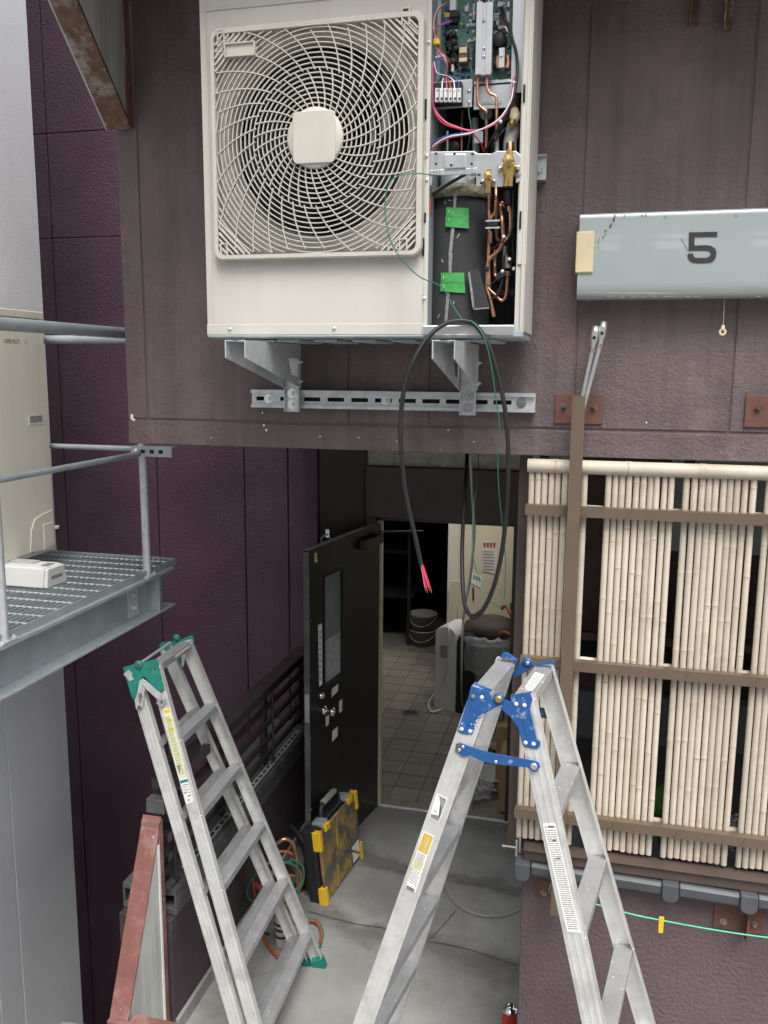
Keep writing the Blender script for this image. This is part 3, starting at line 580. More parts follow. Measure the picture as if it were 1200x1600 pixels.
for k in range(150):
    px, py = rp_.uniform(692, 797), rp_.uniform(-5, 118); c = at(px, py, PB); s1, s2 = rp_.uniform(.001, .004), rp_.uniform(.001, .003)
    (chips if k % 2 else chips2).box((c.x-s1, PB-.003, c.z-s2), (c.x+s1, PB-.0002, c.z+s2))
tag(chips.build('chip', 'black', pcb), kind='stuff'); tag(chips2.build('resistor', 'white', pcb), kind='stuff')
# heat sink bar with two copper pipes
for px, pw in ((748.6, 6.6), (756.5, 4.6), (764.4, 6.6)):
    a, b = at(px-pw/2, 4, PB-.05), at(px+pw/2, 117, PB-.05); MB().box((a.x, PB-.05-(0 if px == 756.5 else .006), b.z), (b.x, PB-.03, a.z)).build('heat_sink', 'zinc', ac, bevel=.001)
mb = MB()
for py in (32, 75, 88): mb.lathe(at(756, py, PB-.051), (0, -1, 0), [(0, .004), (.004, .004), (.0045, 0)], 8)
mb.build_each('screw', 'bright', ac)
yy = PB-.04
def pipe(pts, r, mt='copper', nm='copper_pipe', k=6, n=10): return MB().tube(smooth_path([at(*p) for p in pts], k), r, n).build(nm, mt, ac)
for px in (749, 764): MB().cyl(at(px, -30, yy), at(px, 4, yy), .0045, 10).build('copper_pipe', 'copper', ac)
pipe([(746, 118, yy), (746, 150, yy), (748, 164, yy), (757, 172, yy), (760, 180, yy), (760, 240, yy+.02)], .0048)
pipe([(761, 118, yy), (761, 136, yy), (766, 146, yy), (774, 150, yy), (776, 160, yy), (776, 205, yy), (776, 240, yy+.02)], .0048)
MB().cyl(at(761, 121, yy), at(761, 125, yy), .0056, 10).build('pipe_mark', 'wpink', ac); MB().cyl(at(760, 178, yy), at(760, 186, yy), .0062, 10).build('pipe_grip', 'black', ac)
MB().cyl(at(776, 213, yy+.01), at(776, 240, yy+.01), .007, 10).build('pipe_sleeve', 'greyhose', ac)
# shelf under the board, terminal block
sh = at(675, 130, PB-.02), at(808, 172, PB-.02)
MB().box((sh[0].x, PB-.024, at(700, 170, PB-.02).z), (at(738, 150, PB-.02).x, PB-.02, at(700, 127, PB-.02).z)).build('terminal_shelf', 'zinc', ac, bevel=.001)
MB().box((at(741, 150, PB).x, PB-.012, at(760, 172, PB).z), (at(801, 150, PB).x, PB-.006, at(760, 128, PB).z)).build('tray_front', 'zinc', ac, bevel=.001)
MB().box((at(743, 150, PB).x, PB-.014, at(760, 165, PB).z), (at(785, 150, PB).x, PB-.0125, at(760, 161, PB).z)).build('tray_rib', 'galvdull', ac)
tb = blk(700, 150, 46, 30, .03, 'black', 'terminal_block', y=PB-.026, par=ac)
for k in range(6):
    px = 683.5+k*6.9; t_ = blk(px, 150, 5.2, 21, .012, 'white', 'terminal', y=PB-.057, par=tb); MB().lathe(at(px, 154, PB-.0695), (0, -1, 0), [(0, .002), (.0035, .002), (.0035, 0)], 8).build('screw', 'black', tb)
mb = MB(); 
for py in (142, 160): mb.lathe(at(733, py, PB-.0245), (0, -1, 0), [(0, .004), (.005, .004), (.0055, 0)], 10)
mb.build_each('screw', 'bright', ac)
# ---------------- wires of the open compartment
def w_(pts, mt, r=.0019, nm='wire', n=6): return MB().tube(smooth_path([at(*p) for p in pts], 7), r, n).build(nm, mt, ac)
yw = 2.745
w_([(701, 3, PB-.02), (688, 12, yw), (681, 26, yw), (679, 45, yw), (683, 62, yw), (688, 78, yw), (700, 92, yw), (706, 105, PB-.02)], 'wred'); w_([(701, 3, PB-.02), (686, 12, yw), (679, 27, yw), (678, 46, yw), (682, 64, yw), (685, 80, yw), (697, 90, yw), (702, 98, PB-.02)], 'wwhite')
w_([(706, 33, PB-.02), (690, 38, yw), (680, 46, yw), (680, 60, yw), (686, 80, yw), (696, 95, yw), (699, 112, PB-.02)], 'wpink', .0026)
MB().cyl(at(682, 62, yw-.003), at(682, 70, yw-.003), .012, 14).build('ferrite_ring', 'yellow', ac)
w_([(681, 95, yw), (684, 112, yw), (692, 118, yw), (708, 120, yw), (716, 128, yw), (717, 142, PB-.07)], 'wblue'); w_([(678, 96, yw), (682, 112, yw), (690, 117, yw), (700, 119, yw), (709, 127, yw), (710, 142, PB-.07)], 'wwhite'); w_([(690, 92, yw), (699, 102, yw), (697, 118, yw), (703, 130, yw), (704, 142, PB-.07)], 'wred')
w_([(680, 90, yw), (690, 88, yw), (698, 97, yw), (699, 110, PB-.01)], 'wwhite'); w_([(683, 92, yw), (693, 96, yw), (697, 105, yw), (696, 118, yw)], 'wblue')
for k, mt in enumerate(('black', 'wwhite', 'wpink')): w_([(690+k*3, 122, yw), (684+k*6.9, 130, yw), (684+k*6.9, 142, PB-.07)], mt, .0022)
w_([(676, 100, yw), (676, 150, yw), (680, 172, yw), (695, 190, yw-.01), (715, 199, yw-.01), (735, 204, yw-.01), (760, 200, yw-.02), (783, 185, yw-.02), (797, 160, yw-.02), (801, 135, yw-.01), (803, 120, yw)], 'wpink', .0030); w_([(674, 105, yw), (674, 152, yw), (679, 175, yw), (693, 193, yw-.01), (716, 201, yw-.012), (734, 206, yw-.01), (750, 222, yw+.02), (757, 240, yw+.04)], 'wred', .0022)
w_([(676, 229, yw), (688, 220, yw-.005), (705, 213, yw-.012), (735, 208, yw-.014), (765, 196, yw-.022), (785, 180, yw-.022), (799, 155, yw-.022), (804, 130, yw-.01)], 'wwhite', .0024); w_([(674, 228, yw), (684, 218, yw-.004), (705, 211, yw-.01), (735, 207, yw-.012)], 'wblue', .0026); w_([(678, 232, yw), (690, 222, yw-.005), (706, 215, yw-.01), (736, 210, yw-.012)], 'wred', .002)
w_([(783, 12, PB-.02), (788, 28, yw), (796, 42, yw), (800, 60, yw), (806, 80, yw), (808, 100, yw), (807, 125, yw-.01), (800, 160, yw-.02), (785, 190, yw-.012), (770, 215, yw), (757, 240, yw+.03)], 'black', .0048, 'cable', 8)
w_([(785, 10, PB-.01), (793, 35, yw+.01), (798, 52, yw), (801, 62, yw)], 'wblue', .0022); w_([(785, 22, PB-.01), (788, 40, yw+.01), (793, 50, yw)], 'wred', .002); w_([(783, 45, PB-.01), (789, 42, yw), (793, 49, yw)], 'wwhite', .0022)
w_([(732, 165, yw), (733, 180, yw), (736, 200, yw), (733, 220, yw+.01), (730, 238, yw+.03)], 'wgreen', .0018)
mb = MB(); mb.ball(at(782, 190, yw-.024), .006, 8); mb.obox(at(800, 127, yw-.02), (.011, 0, -.003), (0, .002, 0), (0, 0, .002)); mb.build_each('cable_tie', 'white', ac)
# ---------------- the dark middle: rods, insulated valve, elbow
MB().cyl(at(699, 205, 2.85), at(699, 240, 2.85), .005, 8).build('rod', 'bright', ac); MB().cyl(at(722, 172, 2.86), at(721, 238, 2.86), .004, 8).build('copper_pipe', 'copper', ac)
drum(709, 230, .02, .01, 'black', 'cap', y=2.86, par=ac); MB().cyl(at(742, 185, 2.87), at(744, 245, 2.87), .011, 10).build('pipe_sleeve', 'galvdull', ac)
blk(748, 215, 14, 18, .006, 'zinc', 'bracket', y=2.84, par=ac); drum(760, 178, .02, .02, 'galvdull', 'motor_cap', y=2.87, par=ac)
pipe([(806, 150, 2.80), (804, 165, 2.80), (803, 180, 2.79)], .011, 'rust', 'valve_body'); MB().tube([at(804, 172, 2.785), at(805, 182, 2.775), at(803, 190, 2.765)], .014, 14, rr=[.012, .017, .012]).build('pink_cap', 'ivory', ac); MB().cyl(at(801, 184, 2.77), at(799, 196, 2.755), .009, 6).build('hex_nut', 'brass', ac)
pipe([(803, 196, 2.80), (800, 210, 2.79), (797, 222, 2.785), (797, 240, 2.78)], .021, 'greyhose', 'insulation', n=14); MB().tube([at(797, 224, 2.765), at(797, 238, 2.76)], .013, 14).build('copper_pipe', 'copper', ac)
w_([(796, 184, 2.75), (788, 190, 2.75), (783, 205, 2.76), (779, 220, 2.78)], 'black', .0035); w_([(790, 200, 2.76), (772, 222, 2.75), (768, 240, 2.77)], 'black', .0035, 'cable')
# ---------------- valve bracket plate with letters
VB = UF+.002
def poly(pxs, y, th, nm, mt, par=None, bev=.0012): return MB().prism([at(px, py, y) for px, py in pxs], (0, th, 0)).build(nm, mt, par or ac, bevel=bev)
vp = poly([(672, 237), (740, 236), (746, 240), (768, 240), (776, 236), (806, 236), (814, 243), (814, 283), (806, 286), (806, 268), (802, 275), (790, 290), (784, 292), (744, 291), (744, 276), (734, 282), (728, 273), (676, 275), (674, 290), (671, 290)], VB, .003, 'valve_plate', 'zinc')
poly([(694, 240), (728, 240), (728, 262), (694, 264)], VB-.010, .0095, 'raised_pad', 'zinc', vp, .003); poly([(672, 266), (745, 262), (745, 272), (672, 274)], VB-.004, .0035, 'fold', 'zinc', vp, .001)
mb = MB()
for px, py in ((681, 240), (710, 240), (738, 241), (681, 256), (737, 256), (705, 258), (749, 273), (752, 286)): a, b = at(px-2, py-1.6, VB-.011), at(px+2, py+1.6, VB-.011); mb.box(a, b+V((0, .0004, 0)))
mb.build_each('hole', 'void', vp)
text('R32', at(676, 271.5, VB-.0045), (1, 0, .01), (0, 0, 1), .0145, 'grey_ink', vp, 'lettering', .0004, 1.1); text('R32', at(736, 275, VB-.0045), (1, 0, -.05), (0, 0, 1), .0135, 'ink', vp, 'lettering', .0004, 1.1)
# brass service valves
def valve(px, py, k):
    o = MB().lathe(at(px, py, VB-.022), (0, -1, 0), [(0, .022), (.016*k, .020), (.0185*k, .017), (.0185*k, 0)], 6, False).build('valve', 'brass', ac, bevel=.001)
    c = at(px, py, VB-.012); MB().cyl(c+V((0, .01, .016*k)), c+V((0, .01, .034*k)), .010*k, 6).build('nut', 'brass', o)
    MB().tube([c+V((0, 0, -.01*k)), c+V((0, 0, -.04*k)), c+V((0, 0, -.041*k)), c+V((0, 0, -.072*k))], .012*k, 16, rr=[.02*k, .017*k, .0145*k, .0135*k]).build('port', 'brass', o)
    MB().obox(c+V((0, .008, -.018*k)), (.032*k, 0, 0), (0, .003, 0), (0, 0, .007*k)).build('flange', 'brass', o, bevel=.002)
    mb = MB()
    for s in (-1, 1): mb.lathe(c+V((s*.027*k, .003, -.018*k)), (0, -1, 0), [(0, .005), (.006*k, .005), (.0065*k, 0)], 8)
    mb.build_each('screw', 'bright', o)
valve(795, 252, 1.0); valve(763, 276, .66)
MB().lathe(at(809, 272, VB), (0, -1, 0), [(0, .001), (.011, .001), (.011, 0)], 16).build('hole', 'greyhose', vp)
# ---------------- wrapped compressor
cz0 = uz0+.014; cc = at(717, 420, 2.86); CR = .098; cz1 = at(715, 300, 2.77).z
jk = MB().lathe((cc.x, 2.865, cz0), (0, 0, 1), [(CR+.003, 0), (CR+.002, .1), (CR, .2), (CR-.003, .27), (CR-.006, cz1-cz0), (0, cz1-cz0)], 40).build('compressor_jacket', 'foam', ac)
mb = MB(); rq = random.Random(2)
mb.lathe((cc.x, 2.865, cz1-.012), (0, 0, 1), [(CR-.001, 0), (CR+.006, .008), (CR+.002, .02), (CR-.012, .034), (CR-.03, .045), (.03, .05)], 40); mb.build('felt_pad', 'felt', ac)
MB().lathe((cc.x-.01, 2.865, cz1+.03), (0, 0, 1), [(.055, 0), (.055, .05), (.04, .06), (0, .06)], 24).build('compressor_dome', 'galvdull', ac)
def onjacket(px, py, off=.001):                 # meets the round jacket
    r = sight(px, py); e = V((0, 0, EYE)); a = r.x**2+r.y**2; bx, by = e.x-cc.x, e.y-2.865; bb = r.x*bx+r.y*by; R = CR+off; d = bb*bb-a*(bx*bx+by*by-R*R)
    return e+r*((-bb-math.sqrt(max(d, 0)))/a)
def patch(pxs, off, nm, mt, cols=6):
    (ax, ay), (bx, by), (cx_, cy_), (dx, dy) = pxs; mb = MB(); vs = []
    for i in range(cols+1):
        t = i/cols; vs += [onjacket(ax+(bx-ax)*t, ay+(by-ay)*t, off), onjacket(dx+(cx_-dx)*t, dy+(cy_-dy)*t, off)]
    ctr = V((cc.x, 2.865, 0)); iv = [p-(V((p.x, p.y, 0))-ctr).normalized()*.0012 for p in vs]; k = len(vs)
    fs = [(2*i, 2*i+1, 2*i+3, 2*i+2) for i in range(cols)]+[(k+2*i, k+2*i+2, k+2*i+3, k+2*i+1) for i in range(cols)]+[(2*i, 2*i+2, k+2*i+2, k+2*i) for i in range(cols)]+[(2*i+1, k+2*i+1, k+2*i+3, 2*i+3) for i in range(cols)]+[(0, k, k+1, 1), (k-2, k-1, 2*k-1, 2*k-2)]
    mb.add(vs+iv, fs); return mb.build(nm, mt, jk)
for seg in (((709, 298), (714, 298), (712, 330), (708, 330)), ((708, 330), (713, 330), (706, 395), (701, 395)), ((701, 395), (707, 395), (705, 430), (701, 430)), ((700, 430), (705, 430), (698, 508), (694, 508))): patch(seg, .0035, 'foam_seam', 'seam', 2)
patch(((697, 324), (732, 325), (733, 340), (697, 338)), .006, 'green_tape', 'tape'); patch(((696, 338.5), (732, 340), (733, 357), (696, 354)), .0068, 'green_tape', 'tape'); patch(((689, 426), (725, 426), (726, 442), (689, 441)), .006, 'green_tape', 'tape'); patch(((688, 441.5), (726, 442.5), (727, 458), (688, 455)), .0068, 'green_tape', 'tape')
mb = MB()
for px, py in ((701, 330), (701, 343), (693, 433), (693, 447)): a = onjacket(px, py-2.5, .009); b = onjacket(px, py+2.5, .009); mb.cyl(a, b, .0008, 6)
for px, py, dx, dy in ((695, 314, 1, 5), (701, 313, 4, 0), (714, 372, 4, -7), (690, 405, 2, 5), (684, 497, 3, -6), (752, 463, 4, 4), (709, 470, 0, 5)): mb.cyl(onjacket(px, py, .002), onjacket(px+dx, py+dy, .002), .0008, 6)
mb.build_each('staple', 'white', jk)
fl_ = poly([(732, 424), (748, 420), (764, 478), (764, 480), (740, 482), (737, 465)], 2.752, .008, 'foam_flap', 'foam', jk, .002); poly([(731, 426), (734, 424), (740, 466), (741, 482), (738, 480)], 2.750, .007, 'foam_edge', 'seam', jk, .001); poly([(739, 482), (764, 480), (764, 482), (740, 484)], 2.7515, .008, 'foam_edge', 'seam', jk, .0005)
w_([(676, 235, 2.78), (672, 300, 2.755), (673, 320, 2.75), (672, 336, 2.755), (669, 345, 2.77)], 'wred', .004); w_([(728, 272, 2.76), (705, 285, 2.75), (685, 298, 2.75), (675, 305, 2.75)], 'black', .005, 'cable', 8)
# ---------------- copper pipework
py1, py2 = 2.77, 2.80
pipe([(764, 298, py1), (764, 330, py1), (765, 345, py1), (764, 380, py1), (763, 400, py1), (764, 430, py1), (765, 450, py1)], .0052); pipe([(775, 285, py2), (775, 310, py1), (774, 330, py1), (769, 338, py1), (765, 345, py1)], .0055); pipe([(776, 285, py2), (776, 320, py2), (776, 366, py2), (780, 376, py2), (787, 377, py1), (793, 371, py1), (797, 360, py1), (797, 330, py1), (795, 325, py1)], .0048)
pipe([(796, 330, 2.78), (795, 345, 2.79), (793, 395, 2.80)], .0045, 'black', 'cable'); pipe([(790, 325, py2), (785, 317, py2), (782, 322, py2), (784, 340, py1), (786, 365, py1), (785, 380, py1), (778, 392, py1), (764, 407, py1), (762, 420, py1), (761, 440, py1), (760, 452, py1), (765, 465, py1), (772, 495, py1)], .0062); pipe([(774, 390, py2), (773, 415, py2), (774, 430, py1), (777, 434, py1)], .0052); pipe([(762, 450, py1), (775, 462, py1), (782, 469, py1), (788, 467, py1), (791, 458, py1), (792, 445, py1), (793, 432, py1)], .0048)
MB().cyl(at(766, 362, py1-.01), at(766, 380, py1-.01), .006, 10).build('pipe_sleeve', 'rust', ac)
for px, py in ((770, 350), (761, 420)): MB().obox(at(px, py, py1-.008), (.018 if px == 770 else .006, 0, 0), (0, .008, 0), (0, 0, .008)).build('rubber_clamp', 'black', ac, bevel=.003)
MB().obox(at(770, 345, py1-.012), (.022, 0, 0), (0, .004, 0), (0, 0, .0022)).build('clamp_band', 'galv', ac); MB().obox(at(770, 356, py1-.012), (.022, 0, 0), (0, .004, 0), (0, 0, .0022)).build('clamp_band', 'galv', ac)
MB().tube([at(793, 300, 2.79), at(793, 316, 2.785), at(794, 322, 2.78)], .012, 12).build('sensor_boot', 'black', ac); MB().cyl(at(795, 322, 2.77), at(795, 330, 2.77), .006, 10).build('brass_joint', 'copper', ac)
MB().tube([at(791, 400, 2.78), at(793, 422, 2.77)], .02, 14, rr=[.008, .020]).build('motor_boot', 'black', ac); MB().cyl(at(793, 424, 2.765), at(793, 431, 2.765), .008, 8).build('hex_nut', 'copper', ac)
mb = MB(); 
for px, py in ((785, 424), (803, 420), (796, 405), (787, 370)): mb.ball(at(px, py, 2.757), .006, 8)
mb.build_each('tie_head', 'white', ac)
mb = MB(); mb.obox(at(783, 430, 2.765), (.016, 0, .012), (0, .008, 0), (-.006, 0, .008)); mb.build('solenoid_coil', 'black', ac, bevel=.003)
w_([(785, 437, 2.76), (780, 455, 2.76), (772, 465, 2.765), (762, 468, 2.77)], 'black', .0035); w_([(803, 350, 2.76), (790, 372, 2.752), (775, 385, 2.752), (768, 388, 2.76)], 'black', .0022); w_([(760, 450, 2.755), (772, 440, 2.752), (782, 432, 2.755)], 'black', .0015); w_([(802, 300, 2.9), (801, 350, 2.85), (802, 410, 2.85)], 'black', .006, 'cable'); w_([(790, 385, 2.86), (788, 420, 2.85)], 'galvdull', .008, 'pipe', 10)
blk(800, 457, 9, 8, .01, 'black', 'connector', y=2.84, par=ac); blk(782, 458, 14, 9, .01, 'black', 'connector', y=2.86, par=ac)
# ================================================================ mounting steel on the wall
mr = thing('mounting_rail', (-.75, WALL, 2.88), 'long slotted galvanised rail bolted across the wall below the air conditioner', 'rail')
ra, rb = at(393.5, 610, WALL-.03), at(836, 643, WALL-.03); rz = (at(393.5, 623, WALL-.03).z+at(836, 629, WALL-.03).z)/2; RH = .033
mb = MB()
sl = [at(413+k*37.2, 625, WALL-.03).x for k in range(12)]                     # slots: webs between them
xs = [ra.x]; 
for x in sl:
    if x+.032 < rb.x: xs += [x-.032, x+.032]
xs.append(rb.x)
for i in range(0, len(xs), 2): mb.box((xs[i], WALL-.030, rz-.0075), (xs[i+1], WALL-.027, rz+.0075))
mb.box((ra.x, WALL-.030, rz+.0075), (rb.x, WALL-.027, rz+RH)); mb.box((ra.x, WALL-.030, rz-RH), (rb.x, WALL-.027, rz-.0075))
mb.build('web', 'galv', mr)
mb = MB()
for s in (-1, 1): mb.box((ra.x, WALL-.042, rz+s*RH), (rb.x, WALL-.001, rz+s*(RH-.004))); mb.box((ra.x, WALL-.042, rz+s*(RH-.0045)), (rb.x, WALL-.039, rz+s*(RH-.012)))
mb.build('flange', 'galv', mr)
MB().box((ra.x+.002, WALL-.012, rz-.02), (rb.x-.002, WALL-.002, rz+.02)).build('rail_back', 'dark', mr)
for px in (420, 603, 815): o = MB(); c = at(px, 625, WALL-.03); bolt(o, (c.x, WALL-.0305, rz), (0, -1, 0), .011, .008); o.build('bolt', 'bright', mr)
ur = thing('upper_mounting_rail', at(840, 265, WALL), 'short end of a galvanised slotted rail sticking out to the right behind the air conditioner', 'rail')
a, b = at(700, 250, WALL-.03), at(853, 282, WALL-.03)
mb = MB().box((a.x, WALL-.030, b.z), (b.x, WALL-.027, a.z)); mb.box((a.x, WALL-.044, a.z-.004), (b.x, WALL-.001, a.z)); mb.box((a.x, WALL-.044, b.z), (b.x, WALL-.001, b.z+.004)); mb.build('channel', 'galv', ur)
mb = MB(); c = at(838, 267, WALL-.031); mb.box((c.x-.018, WALL-.0312, c.z-.007), (c.x+.018, WALL-.0301, c.z+.007)); mb.build('slot', 'void', ur); o = MB(); bolt(o, (c.x+.006, WALL-.0313, c.z), (0, -1, 0), .007, .006); o.build('bolt', 'galv', ur)
def bracket(px0, label):
    xc = at(px0, 600, 3.06).x; t = thing('wall_bracket', (xc, WALL, 2.85), label, 'bracket', 'galvanised brackets carrying the air conditioner')
    y0, y1, zt, zf, zb = 2.53, 3.045, 3.082, 3.028, 2.925; hw = .034
    for s in (-1, 1):
        x = xc+s*hw; hole = [(y1-.10, zb+.05), (y1-.03, zb+.04), (y1-.03, zt-.05), (y1-.13, zt-.05)]
        mb = MB(); P = [(y0, zt), (y0, zf), (y0+.03, zf-.006), (y1, zb), (y1, zt)]
        # plate with a window: four strips round the opening
        H_ = hole; strips = [[(y0, zt), (y0, zf), (y0+.03, zf-.006), (H_[0][0], zb+(y1-H_[0][0])*.20), H_[0], H_[3]], [(H_[0][0], zb+(y1-H_[0][0])*.20), (y1, zb), H_[1], H_[0]], [(y1, zb), (y1, zt), H_[2], H_[1]], [(y1, zt), (y0, zt), H_[3], H_[2]]]
        for st in strips: mb.prism([(x, y, z) for y, z in st], (.003*-s, 0, 0))
        mb.build('side_plate', 'galv', t)
    MB().box((xc-hw+.0032, y0+.0005, zt-.003), (xc-hw+.024, y1, zt)).build('top_flange', 'galv', t); MB().box((xc+hw-.024, y0+.0005, zt-.003), (xc+hw-.0032, y1, zt)).build('top_flange', 'galv', t)
    MB().box((xc-.028, y1-.002, 2.838), (xc+.028, y1+.003, 3.07)).build('leg', 'galv', t); mb = MB()
    for s in (-1, 1): mb.box((xc+s*.028, y1-.016, 2.838), (xc+s*.0252, y1-.0022, 2.925))
    mb.build('leg_flange', 'galv', t)
    for z in (2.865, 2.905): o = MB(); bolt(o, (xc, y1-.0025, z), (0, -1, 0), .011, .008); o.build('bolt', 'bright', t)
    for z in (2.95, 3.02): o = MB(); bolt(o, (xc+hw+.0005, y1-.02, z), (1, 0, 0), .007, .005); o.build('bolt', 'galv', t)
    # rubber foot and clamp between bracket and base pan
    o = MB().box((xc-.06, 2.735, zt+.001), (xc+.05, 2.775, zt+.006)); o.box((xc-.06, 2.735, zt+.0062), (xc-.055, 2.775, uz0-.013)); o.build('clamp', 'galv', t); o = MB().cyl((xc-.02, 2.755, zt+.006), (xc-.02, 2.755, uz0-.012), .006, 8); o.build('stud', 'bright', t)
bracket(459, 'left galvanised bracket under the plain cream end of the air conditioner'); bracket(733, 'right galvanised bracket under the open end of the air conditioner, beside the looping black cable')

# ================================================================ hanging cables
bc = thing('black_cable', at(640, 885, 2.60), 'thick black electrical cable looping from the air conditioner with stripped pink wires at its end', 'cable')
yc = 2.64
pt = [(658, 882, 2.62), (648, 835, 2.62), (634, 770, 2.62), (626, 690, 2.62), (627, 640, 2.62), (634, 598, 2.62), (648, 560, 2.63), (668, 528, 2.65), (692, 508, 2.67), (716, 501, 2.68), (738, 505, 2.69), (752, 519, 2.69), (766, 545, 2.69), (779, 590, 2.69), (789, 640, 2.69), (794, 700, 2.69), (793, 770, 2.70), (786, 850, 2.75), (775, 905, 2.78), (762, 940, 2.80), (748, 961, 2.82), (737, 963, 2.84), (727, 948, 2.88), (723, 915, 2.95), (722, 860, 3.05), (725, 790, 3.20), (729, 730, 3.36), (730, 690, 3.45)]
MB().tube(smooth_path([at(*p) for p in pt], 6), .0075, 10).build('sheath', 'black', bc)
MB().tube([at(751, 957, 2.815), at(744, 963, 2.83), at(736, 962.5, 2.84)], .0092, 10).build('tape_wrap', 'void', bc)
for k, mt in enumerate(('wpink', 'wred', 'wpink', 'wred')): MB().tube(smooth_path([at(657.5+k*.9, 881, 2.62), at(661+k*1.9, 900, 2.62), at(664+k*3, 918+(k % 2)*3, 2.62)], 5), .0021, 6).build('wire', mt, bc)
mb = MB()
for k in range(4): mb.cyl(at(664+k*3, 918+(k % 2)*3, 2.62), at(665+k*3.1, 923+(k % 2)*3, 2.62), .0014, 6)
mb.build('bare_copper', 'copper', bc)
ge = tag(MB().tube(smooth_path([at(*p) for p in [(690, 274, 2.70), (672, 273, 2.67), (648, 271, 2.64), (622, 275, 2.62), (608, 288, 2.60), (602, 312, 2.60), (603, 345, 2.60), (611, 378, 2.60), (628, 406, 2.61), (655, 432, 2.64), (681, 443, 2.69), (694, 453, 2.70), (706, 475, 2.70), (722, 498, 2.69), (738, 503, 2.68), (752, 519, 2.675), (762, 545, 2.675), (769, 580, 2.68), (775, 625, 2.69), (780, 660, 2.69), (778, 700, 2.70), (779, 760, 2.72), (786, 830, 2.75), (790, 880, 2.78), (788, 935, 2.8), (784, 946, 2.8), (775, 945, 2.82), (757, 930, 2.85), (751, 906, 2.88), (741, 880, 2.95), (738, 830, 3.05), (742, 780, 3.15), (748, 745, 3.3), (746, 700, 3.45)]], 6), .0018, 6).build('green_wire', 'wgreen'), 'thin green earth wire draped over the fan grille and hanging beside the black cable', 'wire')
tag(MB().tube(smooth_path([at(*p) for p in [(735, 690, 3.5), (737, 760, 3.6), (741, 830, 3.7), (735, 900, 3.8), (726, 950, 3.9), (722, 1010, 4.0)]]+[atz(722, 1095, .3), atz(733, 1150, 0.01)], 8), .006, 8).build('grey_conduit', 'greyhose'), 'slim pale grey cable dropping through the doorway behind the black cable', 'cable')

# ================================================================ lit number sign
sg = thing('number_sign', at(1080, 466, WALL), 'wide white acrylic light box sign with a dark number 5', 'sign')
x0, z0, z1 = at(901, 466, 3.0).x, at(1000, 466, 3.0).z, at(1000, 332, 3.0).z
prof = [(WALL-.002, z1), (2.992, z1), (2.986, z1-.003), (2.984, z1-.010), (2.983, z1-.02), (2.983, z0+.05), (2.9845, z0+.040), (2.989, z0+.028), (2.998, z0+.014), (3.010, z0+.005), (3.025, z0), (WALL-.002, z0)]
mb = MB(); X = [x0, 1.35]; k = len(prof)
mb.add([(x, y, z) for x in X for y, z in prof], [(i, i+1, k+i+1, k+i) for i in range(k-1)], True); mb.add([(x0, y, z) for y, z in prof], [tuple(range(k))[::-1]]); mb.add([(1.35, y, z) for y, z in prof], [tuple(range(k))]); mb.build('sign_face', 'sign', sg)
a, b = at(904, 362, 2.98), at(926, 426, 2.98); MB().box((a.x-.006, 2.975, b.z), (b.x, 3.04, a.z)).build('end_latch', 'ivory', sg, bevel=.004)
def stroke(px, nm='lettering'):
    return MB().prism([at(x, y, 2.981) for x, y in px], (0, .0014, 0))
five = [(1076.5, 363), (1121, 362), (1120.5, 370), (1085.5, 370.5), (1085, 383.5), (1104, 383), (1112, 384.5), (1117.5, 388.5), (1119.5, 394), (1119, 401), (1116, 407), (1110, 410.2), (1102, 411.2), (1088, 411.2), (1081, 410), (1076.5, 406.5), (1074.5, 402), (1074.5, 396.5), (1083, 396), (1083.5, 400), (1086, 402.5), (1091, 403), (1102, 403), (1107, 401.8), (1110, 398.8), (1110.3, 395.5), (1108.5, 392.8), (1103, 391.5), (1076, 391.8)]
o = MB(); P = [at(x, y, 2.981) for x, y in five]
from mathutils.geometry import tessellate_polygon
tris = [tuple(t) for t in tessellate_polygon([[V((p.x, p.z, 0)) for p in P]])]
o.add(P, tris); n_ = len(P); o.add(P+[p+V((0, .001, 0)) for p in P], [(i, (i+1) % n_, n_+(i+1) % n_, n_+i) for i in range(n_)]); o.build('lettering', 'ink', sg)
mb = MB(); rs = random.Random(9)
def smear(px, py, w_, h_):
    c = at(px, py, 2.9815); mb.prism([c+V((math.cos(q*math.pi/4)*w_*(.5+.7*rs.random()), 0, math.sin(q*math.pi/4)*h_*(.5+.7*rs.random()))) for q in range(8)], (0, .0006, 0))
for k in range(16): t = k/15; smear(961-t*30+rs.uniform(-3, 3), 338+t*50+rs.uniform(-3, 3), .002+.0025*(1-t), .003+.004*(1-t))
for px in (976, 1003, 1009, 1040, 1150): smear(px, 336+rs.uniform(0, 3), .003, .005+.006*rs.random())
for k in range(8): smear(1065+k*1.6, 374+k*2.6, .002, .004)
for k in range(26): smear(rs.uniform(915, 1195), rs.uniform(345, 455), .001, .001)
for px in (952, 972, 990, 1005, 1022, 1040, 1050, 1075, 1090, 1185): smear(px, 463, .010, .002)
tag(mb.build('grime', 'dirt', sg), kind='stuff')
pc = thing('pull_cord', at(1129, 524, 2.99), 'thin pull cord with an ivory ring pendant under the number sign', 'cord')
MB().cyl(at(1132, 466, 3.03), at(1130, 510, 3.03), .0012, 6).build('cord', 'greyhose', pc)
mb = MB(); c = at(1129, 519, 3.03); ring = [c+V((.0085*math.cos(t), 0, .0085*math.sin(t))) for t in [k*math.pi/8 for k in range(17)]]; mb.tube(ring, .004, 8, False); mb.tube([at(1130, 508, 3.03), at(1129.3, 515, 3.03)], .006, 8, rr=[.0045, .0075]); mb.build('pendant', 'ivory', pc)

